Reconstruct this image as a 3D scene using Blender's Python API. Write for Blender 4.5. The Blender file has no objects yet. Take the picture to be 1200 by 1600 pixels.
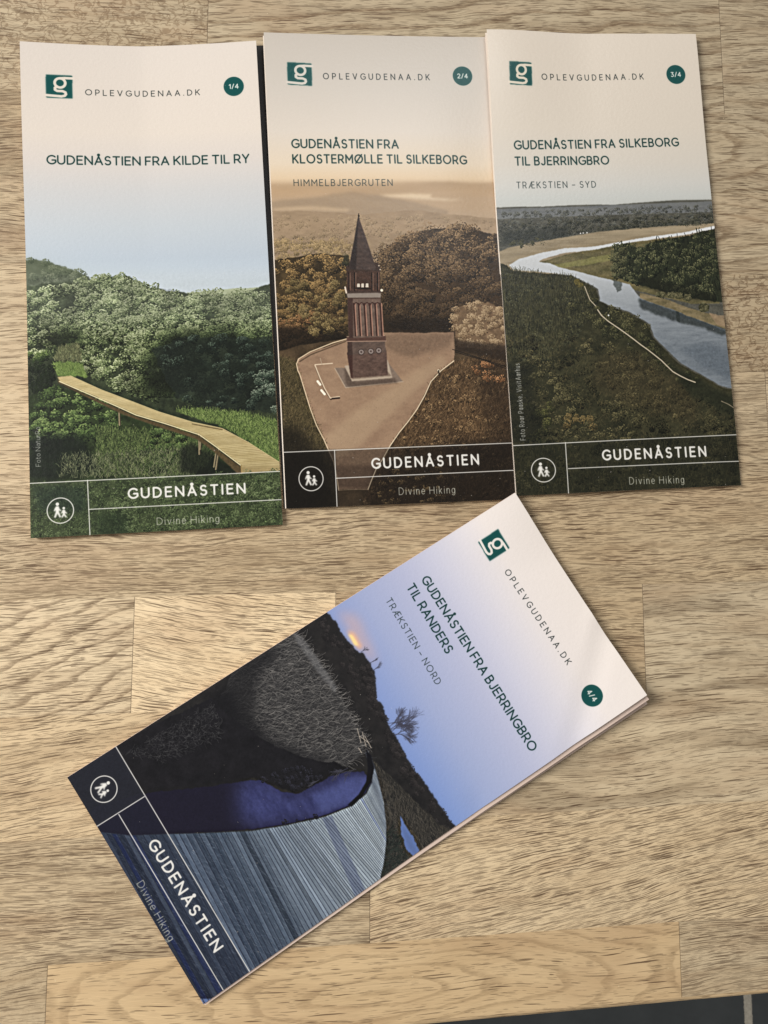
import bpy, math
import numpy as np
from mathutils import Matrix, Vector

S = bpy.context.scene
C = S.collection

# ------------------------------------------------------------------ camera
cd = bpy.data.cameras.new('camera')
cd.sensor_fit = 'VERTICAL'; cd.sensor_height = 36.0; cd.lens = 27.0
cd.clip_start = 0.01; cd.clip_end = 50
cam = bpy.data.objects.new('camera', cd); C.objects.link(cam)
cam.matrix_world = (Matrix.Translation((0, 0, 0.32086)) @ Matrix.Rotation(-0.093295, 4, 'Y')
                    @ Matrix.Rotation(0.107102, 4, 'X'))
S.camera = cam

# ------------------------------------------------------------------ world, lamps, exposure
wd = bpy.data.worlds.new('World'); S.world = wd; wd.use_nodes = True
bg = wd.node_tree.nodes['Background']
bg.inputs['Color'].default_value = (1.0, 0.965, 0.92, 1); bg.inputs['Strength'].default_value = 0.30

def area(name, loc, target, size, power, col):
    l = bpy.data.lights.new(name, 'AREA'); l.shape = 'RECTANGLE'
    l.size, l.size_y = size; l.energy = power; l.color = col
    o = bpy.data.objects.new(name, l); C.objects.link(o); o.location = loc
    o.rotation_euler = (Vector(target) - Vector(loc)).to_track_quat('-Z', 'Y').to_euler()
    return o
area('window_light', (-1.20, 0.34, 1.0), (0, -0.02, 0), (0.6, 0.75), 32.0, (1.0, 0.967, 0.925))
area('sheen_softbox', (0.34, 1.0, 1.35), (0.06, 0.18, 0), (0.35, 0.35), 2.8, (0.93, 0.97, 1.0))  # added softbox, set at the mirror angle to put a sheen on the covers

S.view_settings.view_transform = 'Standard'; S.view_settings.look = 'None'
S.view_settings.exposure = 0.0; S.view_settings.gamma = 1.0

# ------------------------------------------------------------------ helpers
def tag(o, label=None, cat=None, group=None, kind=None):
    if label: o['label'] = label
    if cat: o['category'] = cat
    if group: o['group'] = group
    if kind: o['kind'] = kind
    return o

def empty(name, loc):
    o = bpy.data.objects.new(name, None); C.objects.link(o); o.location = loc
    o.empty_display_size = 0.02
    return o

class NT:
    """small helper for writing node trees"""
    def __init__(s, tree): s.t = tree
    def n(s, kind, **kw):
        nd = s.t.nodes.new(kind)
        for k, v in kw.items(): setattr(nd, k, v)
        return nd
    def put(s, sock, v):
        if isinstance(v, bpy.types.NodeSocket): s.t.links.new(v, sock)
        elif v is not None:
            if hasattr(sock, 'default_value'):
                try: sock.default_value = v
                except (TypeError, ValueError): sock.default_value = tuple(v) + (1,) if len(v) == 3 else v
    def m(s, op, a, b=None, c=None, clamp=False):
        nd = s.n('ShaderNodeMath', operation=op, use_clamp=clamp)
        for i, v in enumerate((a, b, c)):
            if v is not None: s.put(nd.inputs[i], v)
        return nd.outputs[0]
    def xyz(s, x, y, z=0.0):
        nd = s.n('ShaderNodeCombineXYZ')
        for i, v in enumerate((x, y, z)): s.put(nd.inputs[i], v)
        return nd.outputs[0]
    def noise(s, vec, scale=1.0, detail=2.0, rough=0.5, dist=0.0):
        nd = s.n('ShaderNodeTexNoise'); s.put(nd.inputs['Vector'], vec)
        s.put(nd.inputs['Scale'], scale); s.put(nd.inputs['Detail'], detail)
        s.put(nd.inputs['Roughness'], rough); s.put(nd.inputs['Distortion'], dist)
        return nd.outputs['Fac']
    def ramp(s, v, a, b, c=0.0, d=1.0):
        nd = s.n('ShaderNodeMapRange', interpolation_type='SMOOTHSTEP')
        for i, x in enumerate((v, a, b, c, d)): s.put(nd.inputs[i], x)
        return nd.outputs[0]
    def mix(s, f, a, b, mode='MIX'):
        nd = s.n('ShaderNodeMix', data_type='RGBA', blend_type=mode)
        s.put(nd.inputs[0], f); s.put(nd.inputs[6], a); s.put(nd.inputs[7], b)
        return nd.outputs[2]

def material(name):
    m = bpy.data.materials.new(name); m.use_nodes = True
    return m, NT(m.node_tree), m.node_tree.nodes['Principled BSDF']

def lin(r, g, b):
    f = lambda c: (c / 255 / 12.92) if c / 255 <= 0.04045 else ((c / 255 + 0.055) / 1.055) ** 2.4
    return (f(r), f(g), f(b), 1.0)

# ------------------------------------------------------------------ printing engine for the brochure covers
# A cover is 100 x 212 mm; pictures and lettering are drawn in millimetres from its upper left corner.
PPM = 7                                   # print dots per millimetre
CW, CH = 100 * PPM, 212 * PPM

def up(a, shape):
    h, w = shape
    ys = np.linspace(0, a.shape[0] - 1.001, h); xs = np.linspace(0, a.shape[1] - 1.001, w)
    y0 = ys.astype(int); x0 = xs.astype(int)
    fy = ys - y0; fx = xs - x0
    fy = (fy * fy * (3 - 2 * fy))[:, None]; fx = (fx * fx * (3 - 2 * fx))[None, :]
    A = a[y0][:, x0]; B = a[y0][:, x0 + 1]; D = a[y0 + 1][:, x0]; E = a[y0 + 1][:, x0 + 1]
    return (A * (1 - fx) + B * fx) * (1 - fy) + (D * (1 - fx) + E * fx) * fy

def fbm(cx, cy, octaves, seed, shape=(CH, CW), gain=0.5):
    """value noise, first cell cx by cy millimetres, 0..1"""
    r = np.random.RandomState(seed); out = 0; amp = 1; tot = 0
    for o in range(octaves):
        gx = max(2, int(shape[1] / PPM / cx * 2 ** o) + 2); gy = max(2, int(shape[0] / PPM / cy * 2 ** o) + 2)
        out = out + amp * up(r.rand(gy, gx), shape); tot += amp; amp *= gain
    return out / tot

def blur(a, n):
    for ax in (0, 1):
        for _ in range(2):
            p = np.concatenate([np.repeat(np.take(a, [0], ax), n, ax), a, np.repeat(np.take(a, [-1], ax), n, ax)], ax)
            cs = np.cumsum(p, ax); cs = np.concatenate([np.zeros_like(np.take(cs, [0], ax)), cs], ax)
            k = 2 * n + 1; L = a.shape[ax]
            a = (np.take(cs, range(k, k + L), ax) - np.take(cs, range(0, L), ax)) / k
    return a

YY, XX = np.mgrid[0:CH, 0:CW].astype(np.float32)
YM, XM = YY / PPM, XX / PPM               # millimetre coordinates of every dot

def interp(pts, x):
    p = sorted(pts); return np.interp(x, [a for a, b in p], [b for a, b in p])

class Art:
    def __init__(s, seed):
        s.c = np.zeros((CH, CW, 3), np.float32); s.r = np.random.RandomState(seed); s.seed = seed
    def vgrad(s, stops):
        """colours down the page; stops are (y mm, (r, g, b))"""
        for k in range(3): s.c[..., k] = np.interp(YM, [a for a, b in stops], [b[k] for a, b in stops])
    def poly(s, pts, rough=0.0, cell=3.0, seed=0, soft=1):
        P = np.array(pts, float) * PPM
        x, y = XX, YY
        if rough:
            x = XX + (fbm(cell, cell, 4, s.seed * 31 + seed, gain=.65) - .5) * rough * 2 * PPM
            y = YY + (fbm(cell, cell, 4, s.seed * 37 + seed + 5, gain=.65) - .5) * rough * 2 * PPM
        mask = np.zeros((CH, CW), bool)
        pad = int(rough * PPM + 3)
        x0, x1 = int(max(0, P[:, 0].min() - pad)), int(min(CW, P[:, 0].max() + pad + 1))
        y0, y1 = int(max(0, P[:, 1].min() - pad)), int(min(CH, P[:, 1].max() + pad + 1))
        if x1 <= x0 or y1 <= y0: return mask.astype(np.float32)
        xs, ys = x[y0:y1, x0:x1], y[y0:y1, x0:x1]; ins = np.zeros(xs.shape, bool)
        for i in range(len(P)):
            (ax, ay), (bx, by) = P[i], P[i - 1]
            if ay == by: continue
            ins ^= ((ay > ys) != (by > ys)) & (xs < (bx - ax) * (ys - ay) / (by - ay) + ax)
        mask[y0:y1, x0:x1] = ins
        m = mask.astype(np.float32)
        return blur(m, soft) if soft else m
    def fill(s, mask, col, alpha=1.0):
        col = np.asarray(col, np.float32); a = (mask * alpha)[..., None]
        s.c = s.c * (1 - a) + col * a
    def tex(s, mask, ca, cb, n, alpha=1.0):
        """two printing inks mixed by a noise field"""
        n = np.clip(n, 0, 1)[..., None]
        s.fill(mask, np.asarray(ca, np.float32) * (1 - n) + np.asarray(cb, np.float32) * n, alpha)
    def line(s, pts, w, col, alpha=1.0, cap=True):
        P = np.array(pts, float) * PPM; r = w * PPM / 2
        x0, x1 = int(max(0, P[:, 0].min() - r - 2)), int(min(CW, P[:, 0].max() + r + 3))
        y0, y1 = int(max(0, P[:, 1].min() - r - 2)), int(min(CH, P[:, 1].max() + r + 3))
        if x1 <= x0 or y1 <= y0: return
        xs, ys = XX[y0:y1, x0:x1], YY[y0:y1, x0:x1]; d = np.full(xs.shape, 1e9)
        for (ax, ay), (bx, by) in zip(P[:-1], P[1:]):
            vx, vy = bx - ax, by - ay; L = vx * vx + vy * vy + 1e-9
            t = np.clip(((xs - ax) * vx + (ys - ay) * vy) / L, 0, 1)
            d = np.minimum(d, np.hypot(xs - ax - t * vx, ys - ay - t * vy))
        a = (np.clip(r + .5 - d, 0, 1) * alpha)[..., None]
        s.c[y0:y1, x0:x1] = s.c[y0:y1, x0:x1] * (1 - a) + np.asarray(col, np.float32) * a
    def disc(s, c, r, col, alpha=1.0, ring=None):
        d = np.hypot(XM - c[0], YM - c[1])
        m = np.clip((r - d) * PPM + .5, 0, 1)
        if ring: m = np.clip((ring / 2 - np.abs(d - r)) * PPM + .5, 0, 1)
        s.fill(m, col, alpha)
    def stamp(s, x, y, rad, col, squash=1.0):
        """leaf-sized dabs; arrays of positions (dots), radius (dots), colours"""
        rad = np.maximum(rad, .6); ir = np.ceil(rad).astype(int)
        for R in np.unique(ir):
            k = ir == R
            for dy in range(-R, R + 1):
                for dx in range(-R, R + 1):
                    q = k & (dx * dx + dy * dy / squash ** 2 <= rad * rad + .3)
                    if not q.any(): continue
                    xx = x[q] + dx; yy = y[q] + dy
                    ok = (xx >= 0) & (xx < CW) & (yy >= 0) & (yy < CH)
                    s.c[yy[ok], xx[ok]] = col[q][ok]
    def crowns(s, mask, n, rr, per, pal, leaf=(1.0, 2.2), light=(-.35, -.94), jitter=.16, seed=0, floor=0.0, shade=None, size_y=None):
        """trees and bushes: n crowns inside mask, each a ball of `per` leaf dabs, bright towards `light`"""
        r = np.random.RandomState(s.seed * 101 + seed)
        ys, xs = np.where(mask > .5)
        if not len(ys): return
        pick = r.randint(0, len(ys), n); order = np.argsort(ys[pick]); pick = pick[order]
        pal = np.asarray(pal, np.float32)
        for i in pick:
            cx, cy = xs[i], ys[i]
            R = r.uniform(*rr) * PPM
            if size_y: R *= interp(size_y, cy / PPM)
            m = int(per * r.uniform(.7, 1.3))
            a = r.rand(m) * 6.283; q = np.sqrt(r.rand(m)) * R * (1 + .25 * np.sin(a * 3 + r.rand() * 6) * r.rand())
            dx, dy = np.cos(a) * q, np.sin(a) * q * .85
            b = .5 + .5 * (dx * light[0] + dy * light[1]) / R + r.normal(0, jitter, m)
            g = r.normal(0, .1)
            b = np.clip(b + g, floor, 1)
            if shade is not None:
                yy = np.clip((cy + dy).astype(int), 0, CH - 1); xx = np.clip((cx + dx).astype(int), 0, CW - 1)
                b = b * shade[yy, xx]
            o = np.argsort(b + r.normal(0, .12, m))
            t = np.clip(b[o], 0, 1) * (len(pal) - 1); j = np.minimum(t.astype(int), len(pal) - 2); f = (t - j)[:, None]
            col = pal[j] * (1 - f) + pal[j + 1] * f
            s.stamp((cx + dx[o]).astype(int), (cy + dy[o]).astype(int), r.uniform(leaf[0] * 1.25, leaf[1] * 1.6, m) * PPM / 7, col.astype(np.float32), .8)
    def blades(s, mask, n, length, ang, spread, pal, seed=0, curl=0.4, wid=1, alpha=.8, dens=None):
        """grass and reed strokes"""
        r = np.random.RandomState(s.seed * 211 + seed)
        ys, xs = np.where(mask > .5)
        if not len(ys): return
        k = r.randint(0, len(ys), n); x, y = xs[k].astype(float), ys[k].astype(float)
        a = np.radians(ang) + r.normal(0, math.radians(spread), n); L = r.uniform(*length, n) * PPM
        cu = r.normal(0, curl, n)
        pal = np.asarray(pal, np.float32); t = r.rand(n) * (len(pal) - 1); j = np.minimum(t.astype(int), len(pal) - 2); f = (t - j)[:, None]
        col = pal[j] * (1 - f) + pal[j + 1] * f
        if dens is not None:
            col = col * dens[ys[k], xs[k]][:, None]
        steps = int(length[1] * PPM)
        for i in range(steps):
            u = i / steps; aa = a + cu * u
            x = x + np.cos(aa) * L / steps; y = y + np.sin(aa) * L / steps
            xi, yi = x.astype(int), y.astype(int)
            for w in range(wid):
                ok = (xi + w >= 0) & (xi + w < CW) & (yi >= 0) & (yi < CH)
                s.c[yi[ok], xi[ok] + w] = s.c[yi[ok], xi[ok] + w] * (1 - alpha) + col[ok] * alpha

# ---- lettering: a geometric sans drawn as strokes, cap height 1, baseline 0
def arc(cx, cy, rx, ry, a0, a1, n=18):
    return [(cx + rx * math.cos(math.radians(a0 + (a1 - a0) * i / n)), cy + ry * math.sin(math.radians(a0 + (a1 - a0) * i / n))) for i in range(n + 1)]
GL = {
 ' ': (.02, []),
 'A': (.74, [[(0, 0), (.37, 1), (.74, 0)], [(.13, .32), (.61, .32)]]),
 'B': (.56, [[(0, 0), (0, 1), (.30, 1)] + arc(.30, .76, .22, .24, 90, -90) + [(0, .52)], [(.30, .52)] + arc(.32, .26, .25, .26, 90, -90) + [(0, 0)]]),
 'D': (.70, [[(0, 0), (0, 1), (.24, 1)] + arc(.24, .5, .46, .5, 90, -90) + [(0, 0)]]),
 'E': (.52, [[(.52, 1), (0, 1), (0, 0), (.52, 0)], [(0, .52), (.46, .52)]]),
 'F': (.50, [[(.50, 1), (0, 1), (0, 0)], [(0, .48), (.44, .48)]]),
 'G': (.78, [arc(.46, .5, .46, .5, 45, 330, 26) + [(.84, .25), (.84, .46), (.50, .46)]]),
 'H': (.70, [[(0, 0), (0, 1)], [(.70, 0), (.70, 1)], [(0, .52), (.70, .52)]]),
 'I': (.04, [[(.02, 0), (.02, 1)]]),
 'J': (.44, [[(.42, 1), (.42, .26)] + arc(.20, .26, .22, .26, 0, -150)]),
 'K': (.62, [[(0, 0), (0, 1)], [(.60, 1), (.04, .42)], [(.20, .58), (.62, 0)]]),
 'L': (.50, [[(0, 1), (0, 0), (.50, 0)]]),
 'M': (.82, [[(0, 0), (0, 1), (.41, .35), (.82, 1), (.82, 0)]]),
 'N': (.72, [[(0, 0), (0, 1), (.72, 0), (.72, 1)]]),
 'O': (.94, [arc(.47, .5, .47, .5, 0, 360, 34)]),
 'P': (.56, [[(0, 0), (0, 1), (.28, 1)] + arc(.28, .70, .28, .30, 90, -90) + [(0, .40)]]),
 'R': (.60, [[(0, 0), (0, 1), (.30, 1)] + arc(.30, .70, .27, .30, 90, -90) + [(0, .40)], [(.32, .40), (.60, 0)]]),
 'S': (.56, [arc(.28, .745, .25, .255, 35, 265, 16) + arc(.28, .255, .27, .265, 80, -150, 16)]),
 'T': (.62, [[(0, 1), (.62, 1)], [(.31, 1), (.31, 0)]]),
 'U': (.68, [[(0, 1), (0, .34)] + arc(.34, .34, .34, .34, 180, 360) + [(.68, 1)]]),
 'V': (.70, [[(0, 1), (.35, 0), (.70, 1)]]),
 'Y': (.64, [[(0, 1), (.32, .44), (.64, 1)], [(.32, .44), (.32, 0)]]),
 '.': (.04, [[(.02, .02), (.02, .05)]]), ',': (.08, [[(.05, .05), (.0, -.14)]]), '-': (.34, [[(0, .42), (.34, .42)]]), '–': (.46, [[(0, .42), (.46, .42)]]),
 '/': (.36, [[(0, -.05), (.36, 1.05)]]),
 '1': (.24, [[(0, .80), (.22, 1), (.22, 0)]]),
 '2': (.52, [arc(.25, .72, .24, .28, 160, -30) + [(.02, 0), (.54, 0)]]),
 '3': (.50, [[(.02, 1), (.46, 1), (.20, .58)] + arc(.22, .29, .27, .29, 80, -140)]),
 '4': (.58, [[(.42, 0), (.42, 1), (0, .28), (.58, .28)]]),
 'a': (.46, [arc(.23, .35, .23, .35, 0, 360, 22), [(.46, .70), (.46, 0)]]),
 'e': (.50, [[(.02, .37), (.49, .37)] + arc(.25, .35, .25, .35, 5, 315, 22)]),
 'g': (.46, [arc(.23, .35, .23, .35, 0, 360, 22), [(.46, .70), (.46, -.02)] + arc(.23, -.02, .23, .25, 0, -150)]),
 'h': (.42, [[(0, 0), (0, 1.05)], [(0, .40)] + arc(.21, .46, .21, .24, 180, 0) + [(.42, 0)]]),
 'i': (.04, [[(.02, 0), (.02, .68)], [(.02, .93), (.02, .96)]]),
 'k': (.42, [[(0, 0), (0, 1.05)], [(.40, .70), (.02, .28)], [(.14, .40), (.42, 0)]]),
 'n': (.42, [[(0, 0), (0, .70)], [(0, .40)] + arc(.21, .46, .21, .24, 180, 0) + [(.42, 0)]]),
 'o': (.50, [arc(.25, .35, .25, .35, 0, 360, 24)]),
 'p': (.48, [[(0, .70), (0, -.28)], arc(.24, .35, .24, .35, 0, 360, 22)]),
 'r': (.26, [[(0, 0), (0, .70)], [(0, .42), (.10, .62), (.26, .70)]]),
 's': (.36, [arc(.18, .52, .16, .17, 35, 265, 12) + arc(.18, .18, .18, .18, 80, -150, 12)]),
 't': (.28, [[(.10, .92), (.10, .14), (.16, .01), (.28, .03)], [(0, .68), (.27, .68)]]),
 'u': (.42, [[(0, .70), (0, .24)] + arc(.21, .24, .21, .24, 180, 360) + [(.42, .70)], [(.42, .24), (.42, 0)]]),
 'v': (.46, [[(0, .70), (.23, 0), (.46, .70)]]),
}
GL['Å'] = (.74, GL['A'][1] + [arc(.37, 1.20, .085, .09, 0, 360, 14)])
GL['Ø'] = (.94, GL['O'][1] + [[(.08, -.04), (.86, 1.04)]])
GL['Æ'] = (.98, [[(0, 0), (.50, 1), (.96, 1)], [(.52, 1), (.52, 0), (.98, 0)], [(.17, .32), (.52, .32)], [(.52, .52), (.92, .52)]])

def lettering(art, txt, a, b, cap, weight, col, alpha=1.0, track=.32):
    """text from point a to point b (mm, on the baseline); letters are set as wide as the line needs"""
    (ax, ay), (bx, by) = a, b
    L = math.hypot(bx - ax, by - ay); ux, uy = (bx - ax) / L, (by - ay) / L; vx, vy = uy, -ux
    tot = sum(GL[ch][0] for ch in txt) * cap
    gap = track * cap; xs = (L - gap * (len(txt) - 1)) / tot; x = 0.0
    for ch in txt:
        w, strokes = GL[ch]
        for st in strokes:
            art.line([(ax + ux * (x + p * cap * xs) + vx * q * cap, ay + uy * (x + p * cap * xs) + vy * q * cap) for p, q in st], weight * cap, col, alpha)
        x += w * cap * xs + gap

INK = (14, 52, 50); TEAL = (16, 74, 72); WHITE = (232, 230, 224)
def emblem(art, tl, tr, bl, paper):
    """the river-association mark: a white looping g on a dark green square"""
    f = lambda u, v: (tl[0] + (tr[0] - tl[0]) * u + (bl[0] - tl[0]) * v, tl[1] + (tr[1] - tl[1]) * u + (bl[1] - tl[1]) * v)
    art.fill(art.poly([f(0, .0), f(.97, 0), f(1, .03), f(1, 1), f(.03, 1), f(0, .97)], soft=1), TEAL)
    w = .105 * math.dist(tl, tr)
    ring = [f(.53 + .20 * math.cos(t), .34 + .20 * math.sin(t)) for t in np.linspace(0, 6.2832, 30)]
    art.line(ring, w, paper)
    art.line([f(.53, .14), f(.70, .12), f(1.02, .12)], w, paper)
    art.line([f(.42, .50), f(.34, .56), f(.34, .64), f(.42, .69), f(.62, .69), f(.73, .74), f(.75, .82), f(.70, .89), f(.58, .92), f(-.02, .89)], w, paper)

def walkers(art, c, r, ux, uy):
    """adult and child walking, inside a ring"""
    vx, vy = -uy, ux
    f = lambda x, y: (c[0] + (ux * x + vx * y) * r, c[1] + (uy * x + vy * y) * r)
    art.disc(c, r, WHITE, ring=.36)
    art.disc(f(-.22, -.52), .13 * r, WHITE)
    art.fill(art.poly([f(-.32, -.36), f(-.12, -.36), f(-.05, -.12), f(.08, -.02), f(.02, .06), f(-.12, -.04), f(-.10, .12), f(.06, .52), f(-.08, .56), f(-.22, .22), f(-.36, .56), f(-.50, .52), f(-.34, .08), f(-.35, -.10), f(-.42, .06), f(-.50, .02), f(-.44, -.16)]), WHITE)
    art.disc(f(.26, -.18), .10 * r, WHITE)
    art.fill(art.poly([f(.18, -.05), f(.34, -.05), f(.40, .12), f(.52, .20), f(.46, .28), f(.34, .20), f(.36, .32), f(.50, .54), f(.38, .58), f(.27, .40), f(.16, .58), f(.04, .54), f(.17, .30), f(.16, .18), f(.08, .26), f(.04, .20), f(.12, .06)]), WHITE)

def develop(art, top, sat, crisp=.9, speckle=.10, gain=1.0):
    """how the photographs on these covers are processed: crisp, a little drained of colour; sky above `top` (mm) stays smooth"""
    w = np.clip((YM - top) / 4, 0, 1)[..., None]
    g = art.c.mean(2, keepdims=True); c = g + (art.c - g) * sat
    b = np.stack([blur(c[..., k], 6) for k in range(3)], -1)
    n = np.random.RandomState(art.seed + 70).normal(0, 1, (CH // 3 + 2, CW // 3 + 2))
    n = up(n, (CH, CW))[..., None] * .7 + up(np.random.RandomState(art.seed + 71).normal(0, 1, (CH // 5, CW // 5)), (CH, CW))[..., None]
    c = (c + (c - b) * crisp) * (1 + speckle * n * np.clip((135 - g) / 50, .12, 1)) * gain
    art.c = np.clip(art.c * (1 - w) + c * w, 6, 250)

def furniture(art, paper, logo, site, badge, num, titles, sub, lines, name, tagline, icon, credit=None):
    """everything printed over the cover picture"""
    emblem(art, *logo, paper)
    lettering(art, 'OPLEVGUDENAA.DK', site[0], site[1], site[2], .13, (26, 36, 36), track=.68)
    art.disc(badge[0], badge[1], TEAL)
    (bx, by), r = badge; ux, uy = badge_dir(site)
    cw = sum(GL[ch][0] for ch in num) * .42 * r + .40 * r; ch_ = .42 * r
    lettering(art, num, (bx - ux * cw / 2 - uy * ch_ / 2, by - uy * cw / 2 + ux * ch_ / 2), (bx + ux * cw / 2 - uy * ch_ / 2, by + uy * cw / 2 + ux * ch_ / 2), .43 * r, .19, WHITE, track=.34)
    for t, a, b, cap in titles: lettering(art, t, a, b, cap, .175, INK)
    if sub: lettering(art, sub[0], sub[1], sub[2], sub[3], .115, (40, 54, 54), track=.42)
    for ln in lines: art.line(ln, .32, WHITE)
    lettering(art, 'GUDENÅSTIEN', name[0], name[1], name[2], .195, WHITE, track=.50)
    lettering(art, 'Divine Hiking', tagline[0], tagline[1], tagline[2], .085, (205, 205, 190), .85, track=.36)
    walkers(art, icon[0], icon[1], *badge_dir(name))
    if credit: lettering(art, credit[0], credit[1], credit[2], credit[3], .10, (205, 205, 198), .8, track=.3)
def badge_dir(p):
    dx, dy = p[1][0] - p[0][0], p[1][1] - p[0][1]; d = math.hypot(dx, dy); return dx / d, dy / d

def print_image(name, art):
    a = np.clip(art.c / 255.0, 0, 1)
    n = np.random.RandomState(art.seed + 900).normal(0, .008, (CH, CW, 1)).astype(np.float32)   # print grain
    a = np.clip(a + n, 0, 1)
    img = bpy.data.images.new(name, CW, CH, alpha=False)
    px = np.ones((CH, CW, 4), np.float32); px[..., :3] = a[::-1]
    img.pixels.foreach_set(px.ravel()); img.update(); img.pack()
    return img

# ------------------------------------------------------------------ cover 1: boardwalk through summer scrub
def cover_boardwalk():
    A = Art(1)
    A.vgrad([(0, (213, 204, 195)), (40, (217, 207, 196)), (52, (211, 203, 196)), (66, (199, 199, 199)), (82, (190, 197, 203)), (96, (182, 193, 204)), (104, (188, 200, 212))])
    n = fbm(30, 20, 3, 11)
    hill = A.poly([(-4.71,95.52),(5.55,95.79),(11.96,97.61),(18.36,100),(24.74,103.48),(27.23,106.86),(40.79,129.2),(-5.32,127.61)], .8, 2)
    A.tex(hill, (58, 66, 48), (86, 94, 74), fbm(2, 2, 4, 3))
    A.crowns(hill, 70, (1.6, 2.6), 90, [(40, 48, 36), (72, 82, 60), (112, 118, 94)], (.7, 1.4), seed=1, floor=.1)
    field = A.poly([(65.02,111.29),(83.64,110.17),(102.4,109.88),(101.84,120.2),(64.7,119.02)], .3)
    A.tex(field, (150, 160, 120), (178, 186, 150), fbm(4, 1, 3, 4))
    scrub = A.poly([(-4.94,107.57),(0.19,106.62),(7.9,105.75),(15.63,105.43),(22.83,106.73),(26,104.62),(31.23,103.67),(37.75,103.3),(42.94,104.55),(47.29,107.44),(51.94,109.24),(61.07,111.17),(75.54,112.71),(86.17,113.03),(90.25,111.48),(95.71,109.41),(102.46,108.76),(101.22,180.25),(98.91,222.4),(-7,216.45)], 1.3, 2.5)
    A.tex(scrub, (26, 32, 24), (62, 72, 46), fbm(3, 3, 4, 5))
    sh = np.ones((CH, CW), np.float32)
    def dark(pts, v, soft):
        nonlocal sh
        m = blur(A.poly(pts, 3, 6, 9), soft); sh = sh * (1 - m) + v * m
    dark([(47.03,136.22),(56.39,129.73),(74.8,128.99),(103.91,131.37),(102.11,164.13),(73.27,162.91),(57.86,158.24),(43.82,153.64)], .10, 24)
    dark([(-5.5,137.01),(10.95,138.95),(11.89,152.36),(4.13,160),(-5.92,159.57)], .25, 12)
    dark([(8.69,126.74),(21.49,127.18),(19.98,135.24),(9.77,134.88)], .35, 9)
    dark([(-6.17,172.69),(34.48,163.94),(64.79,178.57),(72.06,189.51),(38.61,193.12),(-6.51,190.86)], .5, 20)
    back = A.poly([(-4.93,107.02),(26,104.62),(36.43,103.81),(49.36,108.06),(67.62,112.2),(88.8,113.67),(105.04,110.8),(103.91,131.37),(87.68,136.31),(-5.52,138.34)], 1, 3)
    P1 = [(18, 23, 16), (42, 52, 31), (76, 89, 54), (112, 124, 80), (150, 158, 118)]
    A.crowns(back, 260, (1.6, 3.8), 130, P1, (.7, 1.5), seed=2, shade=sh, floor=.10, jitter=.24)
    big = A.poly([(20.54,114.89),(25.97,105.72),(36.41,104.36),(48.05,108.02),(67.62,112.2),(104.91,113.32),(102.71,153.29),(86.33,163.47),(50.16,156.58),(29.79,150.4),(19.36,139.26)], 1.5, 3)
    A.crowns(big, 430, (1.5, 4.2), 140, P1, (.7, 1.5), seed=3, shade=sh, floor=.06, jitter=.24)
    clump = np.clip(.55 + fbm(9, 7, 3, 17, gain=.6) * .85, .6, 1.25)
    m_ = np.clip(back + big, 0, 1); A.c = A.c * (1 + (clump - 1) * m_)[..., None]
    A.fill(blur(A.poly([(-4.68,93.59),(26.14,99.93),(105.37,104.91),(104.22,125.83),(-5.27,124.92)], 1), 30), (176, 184, 172), .20)
    core = A.poly([(49.67,134.95),(64.24,130),(80.02,130.55),(103.84,132.75),(102.04,165.48),(73.33,161.57),(57.92,156.9)], 3, 5)
    A.tex(core, (20, 26, 24), (40, 50, 44), fbm(3, 4, 4, 6), .55)
    A.crowns(core, 45, (1.5, 3), 70, [(16, 22, 20), (32, 42, 34), (70, 84, 70)], (.7, 1.3), seed=4, floor=.02)
    A.crowns(A.poly([(90.95,150.1),(103.16,145.1),(102.11,164.13),(91.58,163.69)], 1, 3), 14, (2, 3), 110, [(20, 28, 24), (56, 70, 56), (120, 132, 112)], (.7, 1.4), seed=8)
    lawn = A.poly([(9.64,140.51),(14.76,139.36),(21.39,140.15),(23.26,146.39),(17.15,145.62),(11.56,145.41)], 1.6, 3)
    A.tex(lawn, (76, 98, 42), (112, 134, 62), fbm(2, 1, 3, 7))
    A.blades(lawn, 700, (.5, 1.2), -90, 25, [(70, 92, 40), (130, 150, 80)], seed=1)
    grassy = A.poly([(12.36,133.62),(20.56,132.83),(21.39,139.88),(10.68,139.48)], .8)
    A.blades(grassy, 900, (.8, 2), -90, 14, [(70, 74, 46), (124, 126, 86), (50, 56, 36)], seed=2)
    A.crowns(A.poly([(-1.44,136.35),(8.71,136.72),(10.06,144.28),(7.78,154.85),(-1.83,155.78)], 1, 3), 46, (1.4, 2.6), 100, [(14, 20, 14), (44, 60, 30), (104, 124, 64)], (.6, 1.4), seed=5, shade=sh)
    # bright tufts either side of the walk
    right = A.poly([(57.7,162.26),(73.27,162.91),(91.44,166.38),(101.81,169.52),(100.57,192.23),(98.1,189.45),(88.27,176.98),(75.6,168.92)], 1, 3)
    A.tex(right, (46, 58, 32), (96, 116, 58), fbm(3, 2, 4, 8))
    A.blades(right, 4200, (1.0, 2.6), -90, 24, [(40, 54, 28), (94, 116, 54), (140, 158, 88)], seed=3)
    fore = A.poly([(-1.8,154.46),(10.69,149.65),(19.51,152.66),(39.61,163.63),(65.01,173.26),(75.13,179.05),(82.99,188.72),(100.67,190.37),(99.05,219.8),(-3.01,214.13)], 1, 3)
    A.tex(fore, (22, 30, 18), (60, 76, 40), fbm(4, 3, 4, 9))
    P2 = [(14, 20, 14), (38, 52, 28), (80, 102, 52), (128, 148, 84)]
    A.crowns(A.poly([(-1.91,159.74),(11.96,149.7),(27.07,155.64),(35.85,161.34),(34.23,171.88),(-2.17,172.87)], 1, 3), 60, (1.8, 3.4), 120, P2, (.6, 1.6), seed=6, shade=sh * .5 + .5)
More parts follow.
